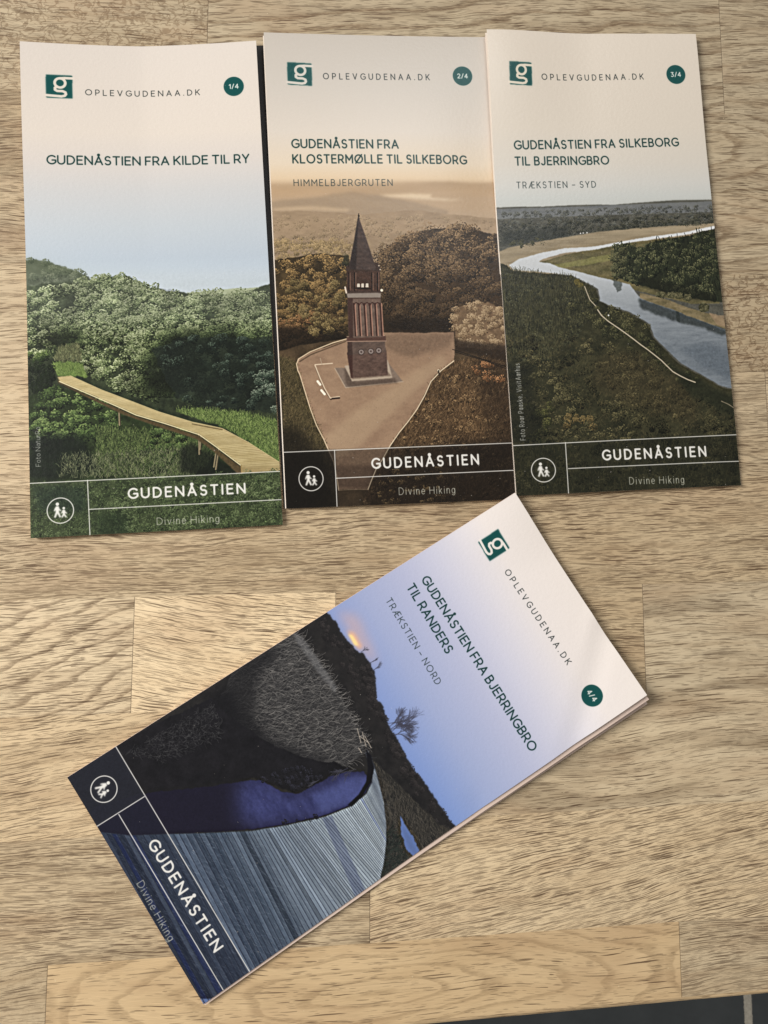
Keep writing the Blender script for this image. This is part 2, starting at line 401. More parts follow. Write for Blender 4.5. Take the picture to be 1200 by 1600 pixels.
    A.blades(A.poly([(26.68,168.9),(62.43,173.15),(73.69,182.17),(64.28,190.45),(26.09,188.58)], 1), 5200, (1.4, 4), -90, 22, [(18, 26, 16), (66, 84, 42), (116, 130, 74), (34, 46, 26)], seed=4)
    A.crowns(A.poly([(44.53,169.69),(62.6,169.15),(61.82,187.69),(42.64,186.77)], 1), 26, (1.5, 2.8), 90, P2, (.6, 1.4), seed=7, shade=sh * .5 + .5)
    A.fill(blur(A.poly([(0.13,170.36),(19.04,169.89),(28.7,186.09),(-0.24,188.07)], 2, 5, 4), 8), (16, 22, 20), .65)
    A.blades(A.poly([(11.21,180.03),(62.21,178.45),(64.24,191.24),(10.99,188.62)], 1), 1500, (1, 3), -90, 26, [(24, 32, 22), (84, 92, 62), (130, 132, 96)], seed=9)
    A.fill(blur(A.poly([(64.9,175.92),(82.99,188.72),(82.9,190.57),(69.42,190.7),(59.25,187.57),(59.63,178.33)], 1), 6), (18, 22, 18), .75)
    # boardwalk
    for q in ([(35.63,160.26),(35.66,167.18)], [(67.43,171.24),(67.28,180.81)], [(68.42,172.35),(67.63,178.7)], [(75.43,178.26),(73.71,187.47)], [(74.35,179.01),(72.98,186.38)]):
        A.line(q, .55, (128, 116, 86)); A.line([(x + .5, y) for x, y in q], .3, (52, 46, 34))
    side = A.poly([(11.53,146.47),(12.5,148.12),(25.81,155.32),(42.43,163.75),(53.61,167.69),(67.61,173.11),(73.86,178.46),(84.12,186.91),(84.2,190.63),(82.93,190.04),(73.27,180.03),(66.52,174.4),(52.27,168.97),(37.08,162.72),(22.01,154.37),(11.74,148.35)])
    A.fill(side, (84, 70, 44))
    deck = A.poly([(11.54,145.94),(16.64,145.6),(28.72,151.97),(40.6,157.26),(51.75,162.27),(65.02,167.12),(77.1,170.33),(87.5,176.68),(100.13,185.81),(99.94,189.27),(84.25,189.57),(84.16,186.12),(73.91,177.39),(67.65,172.31),(53.64,166.9),(42.46,162.95),(34.14,158.6),(22.06,152.5),(12.51,147.85)])
    A.tex(deck, (170, 150, 98), (208, 190, 138), fbm(6, 2, 4, 13))
    r = np.random.RandomState(4)
    e1 = [(16.64,145.6),(28.72,151.97),(40.6,157.26),(51.75,162.27),(65.02,167.12),(77.1,170.33),(87.5,176.68),(100.13,185.81),(108.47,191.81)]
    e2 = [(12.01,147.56),(22.06,152.5),(34.14,158.6),(42.46,162.95),(53.64,166.9),(67.65,172.31),(73.91,177.39),(84.16,186.12),(84.25,189.57)]
    def along(p, t):
        t = t * (len(p) - 1); i = min(int(t), len(p) - 2); f = t - i
        return (p[i][0] * (1 - f) + p[i + 1][0] * f, p[i][1] * (1 - f) + p[i + 1][1] * f)
    for i in range(92):
        t = (i / 92) ** .86
        A.line([along(e1, t), along(e2, t)], .09 + .16 * t, (118, 98, 58), .25 + .5 * t * r.rand())
    A.line([(12.26,147.84),(22.05,152.77),(34.14,158.86),(42.45,163.21),(53.63,167.16),(67.63,172.58),(73.9,177.66),(84.15,186.38)], .38, (216, 200, 152))
    A.line([(16.64,145.6),(28.72,151.97),(40.6,157.26),(51.75,162.27),(65.02,167.12),(77.1,170.33),(87.5,176.68),(100.13,185.81)], .22, (196, 178, 124))
    A.line([(64.98,167.92),(72.95,169.88),(77.07,170.86)], .5, (92, 78, 48), .7)
    A.line([(84.15,186.38),(84.25,189.57)], .5, (150, 126, 76))
    band = A.poly([(-1.52,189.82),(99.91,189.8),(101.93,214.73),(-2.02,214.18)], 0)
    A.tex(band, (36, 46, 28), (78, 90, 56), fbm(3, 3, 5, 15), .92)
    A.crowns(band, 420, (1.0, 2.4), 50, [(22, 30, 20), (50, 62, 38), (78, 92, 56), (112, 126, 84)], (.5, 1.0), seed=11, shade=sh * .3 + .7 * np.clip(fbm(14, 10, 3, 16) * 1.5, 0, 1))
    A.blades(band, 3000, (.4, 1.0), -80, 60, [(46, 62, 34), (92, 114, 62), (138, 156, 104)], seed=6, alpha=.6)
    A.fill(blur(A.poly([(0.94,191.24),(20.96,191.72),(21.9,202.65),(3.2,201.67)], 1), 10), (30, 44, 36), .6)
    A.fill(blur(A.poly([(25.67,202.85),(38.25,203.51),(37.95,212.54),(25.4,211.86)], 1), 10), (24, 38, 24), .45)
    develop(A, 100, .86, crisp=.45, speckle=.07)
    paper = (222, 211, 198)
    furniture(A, paper, [(10.01,14.34),(20.75,14.4),(9.9,24.76)], (*[(25.98,22.88),(74.14,23.29)], 2.41), ([(89.13,20.29)][0], 4.4), '1/4',
              [('GUDENÅSTIEN FRA KILDE TIL RY', *[(9.62,53.94),(93.91,54.73)], 3.56)], None,
              [[(-1.52,189.64),(100.72,189.52)], [(22.43,189.44),(22.89,213.52)], [(22.57,201.44),(101.37,201.41)]],
              (*[(38.45,197.67),(85.14,197.81)], 3.82), (*[(49.33,209.15),(74.12,209.31)], 2.78), ([(11.6,201.34)][0], 5.13),
              ('Foto NaturRo', *[(4.24,182.83),(4.23,166.6)], 1.78))
    return A

def PT(x, y): return (38.31 + 0.28 * (x - 570) + -0.015 * (y - 470), 121.9 + 0.005 * (x - 570) + 0.2865 * (y - 470))        # sketch units of the tower drawing -> millimetres
def PU(x, y): return (79.42 + 0.2985 * (x - 1060) + -0.028 * (y - 460), 126.03 + 0.0055 * (x - 1060) + 0.2935 * (y - 460))

# ------------------------------------------------------------------ cover 2: brick lookout tower in autumn woods
def cover_tower():
    A = Art(2)
    A.vgrad([(0, (196, 188, 178)), (25, (204, 196, 186)), (45, (216, 206, 194)), (60, (222, 206, 184)), (67, (220, 196, 164)), (70, (184, 158, 128)), (80, (162, 140, 112)), (95, (142, 122, 96)), (120, (110, 88, 64)), (212, (60, 48, 36))])
    n = fbm(25, 5, 4, 20)
    far = A.poly([(-5.01,69.06),(13,69.41),(38.23,69.79),(61.03,68.7),(78.3,68.17),(89.84,68.8),(107.4,67.97),(103.81,123.06),(-7.3,121.09)], .25, 4)
    A.tex(far, (164, 138, 108), (196, 168, 136), n)
    A.fill(blur(A.poly([(-5.16,72.52),(38.03,73.59),(77.93,74.37),(107.07,73.02),(106.49,81.92),(-5.54,81.16)], 1, 8), 8), (186, 154, 118), .7)
    A.tex(A.poly([(-5.39,77.7),(15.5,75.51),(35.24,72.99),(49.28,75.1),(63.35,78.11),(77.49,81.72),(77.14,87.6),(-5.73,85.46)], .5, 4, 2), (134, 114, 92), (156, 134, 108), fbm(10, 2, 4, 21), .8)
    A.fill(A.poly([(47.04,74.51),(60.73,73.99),(71.02,74.33),(69.79,75.8),(77.81,76.43),(85.58,76.77),(77.76,77.17),(63.45,76.5),(52.1,75.41)], .2), (228, 204, 168))
    A.fill(A.poly([(0.3,80.04),(15.32,79.27),(33.43,80.84),(33.37,82),(12.44,81.28),(0.24,81.48)], .3), (198, 170, 134), .8)
    A.fill(A.poly([(20.6,85.39),(37.46,84.65),(37.38,86.1),(20.51,87.12)], .3, 3, 4), (190, 162, 126), .5)
    z = slice(int(64 * PPM), int(100 * PPM)); A.c[z] = np.stack([blur(A.c[z][..., k], 4) for k in range(3)], -1)
    mid = A.poly([(-5.56,81.73),(15.22,81.3),(37.52,83.49),(60.3,81.61),(77.4,83.19),(106.2,86.36),(103.81,123.06),(-7.3,121.09)], .6, 4, 3)
    A.tex(mid, (120, 98, 72), (168, 140, 108), fbm(6, 2, 5, 22), .75)
    A.crowns(A.poly([(-5.67,84.03),(106.3,84.88),(105.14,102.57),(-6.42,101.2)], 1), 300, (1.0, 1.8), 34, [(92, 78, 56), (134, 112, 82), (170, 144, 110)], (.5, 1.0), seed=1, floor=.15)
    A.fill(blur(A.poly([(-5.16,72.52),(107.07,73.02),(105.72,93.74),(-5.98,91.2)], 2), 14), (190, 158, 122), .32)
    tl = A.poly([(-6.57,104.62),(5.9,102.5),(19.83,100.95),(32.33,102.25),(33.87,110.34),(30.01,147.4),(-9.78,146.42)], 1, 3)
    A.crowns(A.poly([(-6.15,94.92),(34.09,95.34),(33.31,110.33),(-6.8,109.74)], 1), 200, (1.1, 2.2), 50, [(96, 80, 52), (142, 118, 78), (182, 152, 104)], (.5, 1.1), seed=2, floor=.12)
    A.tex(tl, (40, 32, 20), (92, 72, 42), fbm(4, 4, 4, 23))
    shl = np.clip(np.interp(YM, [95, 115, 145], [1, .8, .45]), 0, 1).astype(np.float32)
    A.crowns(tl, 170, (1.6, 3.2), 110, [(24, 20, 14), (72, 56, 32), (136, 106, 60), (186, 148, 90)], (.6, 1.4), seed=3, shade=shl, floor=.08)
    A.crowns(A.poly([(-0.79,128.29),(17.13,127.79),(17.91,140.02),(1.3,142.46)], .6), 24, (1.8, 3.0), 110, [(44, 30, 18), (110, 76, 44), (158, 116, 70)], (.6, 1.4), seed=4)
    A.fill(blur(A.poly([(-5.14,133.86),(3.13,132.62),(26.43,135.95),(31.83,138.91),(9.43,144.63),(-5.6,144.27)], 1, 3), 6), (24, 19, 14), .8)
    A.crowns(A.poly([(5.42,112.78),(29.09,110.84),(29.27,134.59),(17.98,138.61),(6,129.85)], 1), 46, (1.5, 2.6), 90, [(36, 30, 18), (92, 76, 42), (140, 118, 72)], (.6, 1.3), seed=14, floor=.08)
    rt = A.poly([(43.97,110.49),(46.13,101.85),(53.83,95.55),(65.47,91),(77,89.94),(87.12,89.44),(94.21,91.86),(105.68,94.33),(106.81,143.49),(45.63,142.08)], 1.1, 3)
    A.tex(rt, (46, 34, 22), (86, 64, 42), fbm(5, 5, 4, 24))
    shr = np.clip(np.interp(YM, [90, 110, 135, 143], [1.0, .8, .42, .25]), 0, 1).astype(np.float32)
    A.crowns(rt, 230, (2.2, 5.0), 200, [(24, 18, 12), (60, 45, 29), (106, 82, 54), (156, 124, 86)], (.6, 1.4), seed=5, shade=shr, floor=.06, light=(-.45, -.9), jitter=.2)
    A.fill(blur(A.poly([(46.25,130.65),(77.38,131.28),(76.86,139.92),(45.71,140.65)], 1, 3), 7), (30, 23, 17), .7)
    # plaza
    A.tex(A.poly([(-9.78,146.42),(9.59,141.25),(30.44,138.88),(107.01,140.59),(101.91,217.73),(-12.69,212.83)], .3), (54, 42, 28), (92, 72, 48), fbm(5, 4, 4, 25))
    plaza = A.poly([(30.43,139.17),(13.27,144.72),(7.91,147.7),(7.41,152.47),(8.43,154.19),(12.11,168.89),(17.19,182.75),(21.08,192.64),(22.67,204.65),(35.29,205.16),(39.64,196.13),(45.99,186.55),(50.22,180.78),(58.6,171.16),(65.2,159.41),(69.44,154.67),(76.24,150.26),(77.17,144.25),(77.02,137.33),(62.8,137.31),(45.93,136.66)], .25)
    A.tex(plaza, (136, 104, 80), (170, 136, 104), fbm(9, 5, 5, 26, gain=.7))
    A.fill(blur(A.poly([(15.78,183.54),(32.99,170.09),(56.06,156.59),(70.75,146.96),(73.33,151.33),(55.58,165.11),(32.11,186.9),(20.84,192.08)], .5, 4), 8), (176, 146, 112), .6)
    A.fill(blur(A.poly([(45.91,136.94),(77.57,137.63),(75.18,144.2),(56.54,148.05),(45.56,143.5)], 1), 8), (104, 80, 62), .6)
    A.fill(blur(A.poly([(19.33,194.8),(42.79,194.28),(35.29,205.16),(22.12,204.63)], 1), 6), (84, 62, 48), .6)
    A.blades(plaza, 2600, (.2, .5), 10, 60, [(110, 86, 66), (176, 146, 116)], seed=1, alpha=.35)
    # slopes
    ls = A.poly([(-9.8,146.98),(-0.23,146.09),(7.05,148.52),(7.85,154.73),(12.08,169.44),(17.66,184.16),(21.37,203.21),(20.82,214.26),(-12.69,212.83)], .3)
    A.tex(ls, (40, 34, 20), (84, 72, 44), fbm(4, 3, 4, 27))
    A.blades(ls, 5200, (.8, 2.4), -70, 35, [(34, 28, 18), (86, 76, 44), (118, 98, 62), (58, 52, 30)], seed=2, alpha=.6)
    A.fill(blur(A.poly([(-11,174.3),(7.86,177.69),(19.26,196.19),(20.82,214.26),(-12.69,212.83)], 2), 16), (20, 17, 13), .72)
    rs = A.poly([(76.8,150.27),(70.26,155.26),(66.03,159.71),(59.45,171.18),(50.74,181.36),(46.52,187.13),(39.87,196.97),(35.54,205.73),(30.66,214.68),(101.91,217.73),(106.81,143.49),(90.61,148.89)], .3)
    A.tex(rs, (50, 36, 22), (100, 74, 46), fbm(5, 4, 4, 28))
    A.blades(rs, 9000, (1.0, 3.0), -65, 28, [(30, 22, 14), (92, 68, 42), (140, 106, 68), (50, 37, 24), (164, 128, 86)], seed=3, alpha=.6)
    A.crowns(rs, 150, (.8, 2.2), 40, [(24, 18, 12), (66, 49, 30), (120, 92, 58), (160, 126, 84)], (.5, 1.1), seed=15, jitter=.25)
    A.fill(blur(A.poly([(42.94,191.49),(76.93,185.65),(103.97,186.58),(101.91,217.73),(30.66,214.68)], 3), 16), (22, 17, 13), .62)
    A.fill(blur(A.poly([(84.89,148.75),(106.34,150.72),(103.4,195.11),(90.93,188.97)], 3), 16), (34, 25, 18), .45)
    A.crowns(A.poly([(37.11,196.87),(70.61,196.73),(69.61,213.55),(34.92,212.09)], 2), 40, (.8, 1.8), 40, [(24, 18, 12), (70, 54, 34), (132, 106, 66)], (.5, 1.1), seed=6)
    A.crowns(A.poly([(86.17,151.08),(98.94,153.42),(98.48,160.61),(84.32,157.93)], 1), 10, (1.4, 2.2), 60, [(70, 44, 24), (140, 92, 54), (178, 126, 80)], (.5, 1.2), seed=7)
    bush = A.poly([(76.81,131.26),(78.23,126.66),(84.94,124.76),(93.6,124.33),(98.34,127.04),(103.24,131.79),(104.02,146.32),(90.83,145.43),(78.31,144.27)], .8, 2)
    A.tex(bush, (92, 70, 48), (140, 110, 78), fbm(2, 2, 4, 29))
    A.crowns(bush, 60, (1.2, 2.4), 100, [(66, 48, 32), (120, 94, 64), (158, 130, 94), (180, 152, 114)], (.5, 1.2), seed=8, floor=.1)
    A.fill(blur(A.poly([(77.39,140.51),(104.12,144.88),(103.64,152.1),(90.61,148.89),(77.08,145.68)], 1), 4), (40, 30, 22), .75)
    for q in ([(75.98,145.08),(86.32,148.78),(101.76,154.36)], [(77.05,146.26),(90.5,150.61),(103.38,156.14)]): A.line(q, .35, (26, 20, 15), .8)
    # fences
    A.line([(30.44,138.88),(23.41,140.71),(13.29,144.44),(8.2,147.42),(7.27,149.65),(7.68,152.48),(8.43,154.19),(10.27,161.54),(12.11,168.89),(14.48,176.51),(17.45,183.04),(19.39,188.13),(21.08,192.64),(22.13,199.08),(22.65,204.93)], .42, (214, 188, 150), .9)
    A.line([(30.4,139.74),(13.78,145.58),(8.69,148.56)], .6, (92, 72, 52), .8)
    A.line([(76.24,150.26),(70.31,154.4),(65.5,159.13),(62.32,165.31),(58.6,171.16),(54.38,176.4),(50.2,181.06),(45.99,186.55),(42.34,192.31),(39.35,196.39),(36.86,201.6),(35.29,205.16)], .40, (222, 198, 162), .9)
    A.line([(22.65,204.93),(28.97,204.91),(35.29,205.16)], .3, (176, 146, 112), .6)
    A.disc([(69.17,154.37)][0], .55, (226, 204, 170)); A.line([(69.17,154.37),(69.34,156.38)], .6, (60, 44, 32))
    # low bench wall
    A.line([(15.43,151.27),(17.36,156.96),(19.06,161.51),(21.34,165.52)], .7, (70, 52, 40))
    A.line([(15.2,150.42),(17.12,156.11),(18.83,160.66),(21.09,164.95),(24.98,164.5)], .55, (206, 180, 148)); A.line([(15.21,150.14),(22.68,149.76)], .5, (206, 180, 148))
    A.line([(21.91,165.25),(24.95,165.06)], .8, (64, 46, 36))
    for q in ([(15.96,157.48),(16.99,158.92)], [(17.41,161.46),(18.7,163.19)]): A.line(q, 1.0, (236, 220, 196))
    A.line([(18.24,150.21),(17.55,147.37)], .3, (170, 146, 118))
    # tower
    A.fill(A.poly([(23.69,151.77),(27.83,151.87),(42.44,149.41),(46.89,149.81),(53.13,158.79),(27.94,160.64)]), (128, 108, 92))
    A.line([(23.67,152.05),(27.94,160.64),(53.13,158.79)], .45, (176, 152, 126), .8)
    A.fill(blur(A.poly([(28.04,158.66),(27.85,151.59),(32.5,158.22),(49.86,156.99),(50.85,159.29),(29.34,160.39)]), 3), (70, 54, 44), .6)
    A.fill(A.poly([(27.88,151.03),(46.94,148.95),(48.6,156.96),(30.85,157.89)]), (172, 152, 130))
    A.fill(A.poly([(30.9,157.05),(30.75,154.5),(46.66,154.07),(48.23,156.1)]), (104, 82, 68), .6)
    base = A.poly([(29.29,145.11),(46.61,144.67),(46.71,155.77),(30.65,156.47)])
    A.tex(base, (74, 54, 46), (108, 82, 70), fbm(2, 1, 4, 30))
    A.fill(A.poly([(29.29,145.11),(31.73,146.3),(31.2,156.49),(30.37,156.47)]), (62, 36, 30), .75)
    med = A.poly([(29.84,139.72),(46.05,139.52),(46.43,145.52),(29.51,146.25)])
    A.tex(med, (78, 62, 54), (108, 86, 74), fbm(2, 1, 4, 31))
    A.fill(A.poly([(29.84,139.72),(31.79,139.77),(31.71,146.59),(29.51,146.25)]), (56, 38, 32), .7)
    for p in [(35.55,145.12),(39.77,144.93),(43.25,144.67)]:
        A.disc(p, 1.25, (132, 116, 108)); A.disc(p, 1.25, (70, 54, 48), ring=.35); A.disc(p, .45, (84, 66, 60))
    A.fill(A.poly([(29.5,138.29),(46.68,138.25),(46.69,140.67),(29.54,140.29)]), (86, 58, 48))
    A.line([(29.4,140.28),(46.84,140.54)], .4, (150, 118, 98)); A.line([(29.65,138.15),(46.13,138.09)], .35, (176, 146, 122), .7)
    sh_ = A.poly([(30.77,120.62),(45.32,120.87),(45.54,138.65),(30.44,138.88)])
    A.tex(sh_, (88, 68, 58), (122, 98, 84), fbm(1.5, 2, 4, 32))
    A.fill(A.poly([(30.77,120.62),(33.06,120.66),(32.39,138.93),(30.44,138.88)]), (60, 38, 32), .8)
    for x in (552.5, 560, 569, 577.5, 586, 594):
        A.line([PT(x, 476), PT(x + 3.0, 526)], .62, (66, 40, 33))
        A.line([PT(x + 2.3, 476), PT(x + 5.2, 526)], .45, (170, 120, 98), .8)
    for x in (556.5, 564.7, 573.4, 581.8, 590):
        A.line([PT(x - 3.4, 479), PT(x - 2, 475.5), PT(x, 474.3), PT(x + 2, 475.5), PT(x + 3.4, 479)], .4, (70, 42, 35))
    A.fill(A.poly([(30.37,118.61),(45.64,118.72),(45.36,121.16),(30.81,120.91)]), (138, 124, 112)); A.line([(30.8,121.08),(45.35,121.34)], .4, (76, 54, 44))
    A.line([(30.86,119.91),(45.43,120.01)], .3, (140, 124, 110), .6)
    A.fill(A.poly([(29.94,116.17),(46.1,118.01),(45.76,119.01),(30.36,118.9)]), (70, 52, 44))
    A.line([(29.94,116.17),(30.37,118.61)], .7, (200, 182, 160)); A.disc([(45.96,117.86)][0], .6, (214, 198, 176))
    ch = A.poly([(31.03,108.57),(45.61,108.78),(45.1,118.28),(30.57,117.47)])
    A.tex(ch, (56, 38, 30), (84, 58, 46), fbm(1.5, 1.5, 3, 33))
    for x in (560, 566.5, 573.5): A.fill(A.poly([PT(x - 2.2, 447), PT(x - 1.8, 444.8), PT(x + 1.8, 444.8), PT(x + 2.2, 447), PT(x + 2.2, 450.5), PT(x - 2.2, 450.5)], soft=0), (190, 176, 158))
    for x in (545, 554, 581, 590): A.line([PT(x, 428), PT(x + .3, 456)], .5, (34, 24, 20)); A.line([PT(x + 1.8, 428), PT(x + 2, 455)], .35, (112, 82, 66))
    A.line([(34.66,116.67),(41.09,117.07)], .6, (40, 28, 22))
    A.fill(A.poly([(30.75,105.69),(32.18,105.13),(44.81,105.3),(46.08,107.92),(45.86,109.36),(30.73,108.85)]), (62, 46, 38))
    for p in [(31.14,106.27),(45.3,106.75),(45.77,108.49)]: A.disc(p, .32, (176, 156, 134))
    A.crowns(A.poly([(28.72,101.63),(32.67,101.1),(32.4,106.29),(28.49,106.24)]), 8, (1, 1.6), 50, [(22, 24, 16), (46, 46, 30), (70, 66, 44)], (.5, 1), seed=9)
    sp = A.poly([(37.54,84.65),(37.17,84.65),(34.93,95.35),(32.43,105.71),(32.31,108.01),(44.06,108.76),(43.15,104.7),(40.33,94.25)])
    A.tex(sp, (58, 46, 42), (86, 68, 60), fbm(2, 1, 4, 34))
    A.fill(A.poly([(37.17,84.65),(34.93,95.35),(32.43,105.71),(32.31,108.01),(35.1,108.34),(36.3,95.94)]), (38, 30, 28), .7)
    A.line([(37.6,83.05),(37.51,85.81)], .35, (40, 32, 30)); A.disc([(37.57,84.07)][0], .45, (40, 32, 30))
    A.fill(blur(A.poly([(-0.76,187.41),(101.33,187.34),(100.48,217.67),(-1.95,213.29)]), 2), (18, 14, 11), .38)
    A.fill(blur(A.poly([(-0.76,187.41),(22.16,187.67),(21.91,214.31),(-1.95,213.29)]), 3), (14, 12, 10), .5)
    develop(A, 72, .82, crisp=.45, speckle=.05)
    furniture(A, (214, 206, 196), [(9.47,13.57),(20.15,13.96),(9.27,23.96)], (*[(25.09,21.01),(72.71,20.74)], 2.6), ([(88.06,18.61)][0], 4.52), '2/4',
              [('GUDENÅSTIEN FRA', *[(9.89,52.59),(56.78,52.73)], 3.67), ('KLOSTERMØLLE TIL SILKEBORG', *[(9.98,59.58),(87.5,59.72)], 3.67)],
              ('HIMMELBJERGRUTEN', *[(9.91,70.07),(53.24,70.2)], 2.82),
              [[(-1.86,187.78),(103.05,187.4)], [(21.74,187.65),(21.58,214.3)], [(21.9,199.79),(102.26,199.34)]],
              (*[(37.71,196.05),(84.37,196)], 4.04), (*[(48.71,207.93),(73.16,208.17)], 2.96), ([(11.09,199.57)][0], 5.14))
    return A

# ------------------------------------------------------------------ cover 3: river bend between woods
def cover_river():
    A = Art(3)
    A.vgrad([(0, (219, 208, 194)), (45, (216, 206, 192)), (62, (210, 203, 192)), (72, (204, 202, 196)), (78, (196, 198, 194)), (212, (60, 60, 44))])
    land = A.poly([(-2.09,81.95),(6.57,81.69),(21.07,82.05),(35.78,81.51),(53.54,81.89),(71.64,80.75),(83.81,80.18),(103.71,80.25),(104.87,223.87),(-10.5,218.17)], .2, 4)
    A.tex(land, (66, 66, 58), (92, 90, 80), fbm(8, 2, 5, 40))
    A.tex(A.poly([(-2.13,82.54),(35.71,82.41),(103.65,80.87),(103.11,86.08),(-2.42,87.27)], .2), (104, 108, 112), (126, 128, 128), fbm(12, 1, 4, 41), .8)
    A.crowns(A.poly([(-2.24,84.32),(103.42,83.01),(102.6,90.96),(-2.79,93.16)], .5), 330, (.6, 1.3), 26, [(46, 48, 46), (72, 74, 68), (104, 104, 94)], (.5, .9), seed=1, floor=.1)
    A.crowns(A.poly([(-2.53,89.04),(29.36,88.66),(64.95,88.28),(102.98,87.3),(102.47,92.18),(64.47,93.7),(25.92,95.76),(-3.04,97.27)], .4), 200, (.8, 1.7), 40, [(26, 30, 26), (48, 50, 42), (84, 82, 66)], (.5, .9), seed=2, floor=.05, light=(-.3, -.9))
    A.fill(blur(A.poly([(1.51,93.2),(32.09,91.36),(31.64,97.29),(1.14,99.06)], 1), 5), (34, 38, 34), .55)
    mead = A.poly([(-3.44,103.69),(5.36,100.28),(22.88,97.51),(43.59,94.72),(64.52,93.1),(102.57,91.26),(101.65,100.06),(81.64,102.87),(57.22,108.54),(33.32,113.52),(-4.01,112.98)], .3, 4)
    A.tex(mead, (126, 112, 88), (166, 150, 122), fbm(12, 1.2, 5, 42))
    A.crowns(A.poly([(5.51,97.93),(20.06,96.3),(19.81,99.84),(5.32,100.86)], .4), 26, (.6, 1.1), 24, [(44, 46, 34), (84, 82, 58)], (.5, .9), seed=3)
    A.crowns(A.poly([(64.79,90.09),(101.26,89.12),(100.91,92.47),(64.52,93.1)], .3), 40, (.6, 1.1), 24, [(46, 48, 40), (88, 86, 70)], (.5, .9), seed=4)
    for p in [(37.09,94.97),(38.28,94.86),(40.05,94.78)]: A.disc(p, .28, (220, 212, 200))
    isl = A.poly([(16.92,108.03),(25.18,105.78),(43.02,101.85),(59.47,99.64),(102.03,96.43),(98.62,129.34),(85.1,129.08),(61.89,122.77),(44.76,116.62),(24.67,112.81)], .3, 3)
    A.tex(isl, (72, 70, 44), (126, 114, 78), fbm(6, 1.5, 5, 43))
    A.tex(A.poly([(21.99,109.85),(39.71,106.55),(51.61,104.91),(51.95,107.88),(27.69,111.1)], .6, 3, 4), (118, 116, 66), (140, 134, 84), fbm(3, 1, 3, 44), .8)
    A.tex(A.poly([(64.47,93.7),(102.5,91.87),(102.28,94),(76.33,95.3)], .2), (150, 134, 108), (172, 156, 128), fbm(8, 1, 3, 45), .8)
    # river
    water = A.poly([(102.47,92.18),(85.99,95.38),(71.05,97.06),(57.14,99.02),(43.06,101.26),(29.27,101.71),(19.56,103.37),(8.72,105.88),(3.67,108.73),(5.8,111.09),(16.06,112.1),(31.22,114.37),(35.98,116.78),(42.94,120.98),(43.36,126.53),(48.4,129.25),(56.36,132.03),(64.98,137.74),(66.48,143.86),(73.16,151.26),(77.7,156.28),(86.63,161.72),(95.29,167.16),(110.71,171.1),(113.34,147.35),(100.89,142.2),(93.17,138.36),(83.11,134.19),(77.11,131.42),(67.07,127.71),(61.1,124.96),(57.47,119.32),(45.39,116.04),(36.25,113.27),(26.29,110.49),(22.1,108.38),(17.23,107.74),(19.35,106.3),(28.22,104.05),(42.94,102.74),(58.85,99.94),(85.25,96.73),(102.28,94)], .25, 2)
    wcol = np.zeros((CH, CW, 3), np.float32)
    for k, (a, b, c) in enumerate([(210, 186, 108), (211, 190, 117), (210, 193, 126)]): wcol[..., k] = np.interp(YM, [94, 112, 150], [a, b, c])
    A.fill(water, wcol)
    A.tex(water, (70, 78, 86), (170, 176, 180), fbm(5, 1.2, 5, 46, gain=.7), .38 * np.clip((YM - 116) / 25, 0, 1))
    A.fill(blur(A.poly([(61.07,125.4),(67.05,127.85),(77.1,131.57),(83.09,134.33),(93.17,138.36),(101.78,142.37),(101.53,144.71),(87.05,139.69),(75.41,136.8),(65.48,132.21),(61.24,130.08)], 1.2, 2), 3), (48, 54, 54), .85)
    A.fill(blur(A.poly([(77.18,149.34),(92.31,146.82),(102.01,154.35),(102.28,165.94),(88.16,158.31)], 2, 4), 10), (84, 94, 104), .6)
    A.fill(A.poly([(50.03,116.7),(54.05,117.94),(53.75,121.46),(51.89,122.6),(50.32,120.23)], 1.0, 1.5), (60, 66, 62), .7)
    A.fill(A.poly([(77.72,131.29),(79.45,131.91),(78.89,137.75),(77.52,136.55)], .6, 1), (40, 46, 44), .7)
    # far bank wood
    bank = A.poly([(61.84,123.36),(73.41,126.51),(83.44,130.82),(93.62,133.96),(105.23,138.34),(104.79,142.44),(93.14,138.66),(83.07,134.62),(77.07,131.86),(67.03,128.15),(61.63,125.7)], .3)
    A.tex(bank, (92, 84, 56), (150, 132, 100), fbm(4, 1.5, 4, 47))
    wood = A.poly([(50.77,107.87),(52.5,101.36),(57.93,100.22),(63.62,103.27),(69.91,99.75),(77.52,98.62),(88.27,96.91),(94.52,95.15),(103.88,93.4),(106.17,129.49),(91.24,127.72),(79.47,125.44),(67.94,121.41),(57.82,118.59),(51.33,115.25)], .9, 2)
    A.tex(wood, (26, 30, 22), (50, 54, 36), fbm(3, 3, 4, 48))
    A.crowns(wood, 170, (1.2, 2.6), 90, [(16, 20, 16), (36, 42, 28), (66, 70, 46), (104, 104, 72)], (.5, 1.1), seed=5, light=(-.5, -.85), floor=.05)
    A.blades(wood, 420, (1.6, 3.4), -90, 5, [(18, 22, 17), (34, 40, 28), (52, 58, 40)], seed=1, wid=2)
    A.crowns(A.poly([(50.38,101.93),(56.35,101.4),(57.98,116.83),(50.77,114.95)], .6), 14, (1.6, 2.4), 90, [(30, 32, 22), (62, 64, 42), (104, 102, 70)], (.5, 1.1), seed=6)
    A.fill(blur(A.poly([(62.54,115.42),(79.98,120.13),(97.57,124.88),(97.17,128.72),(76.49,125.39),(62.15,119.84)], 1), 4), (26, 28, 20), .6)
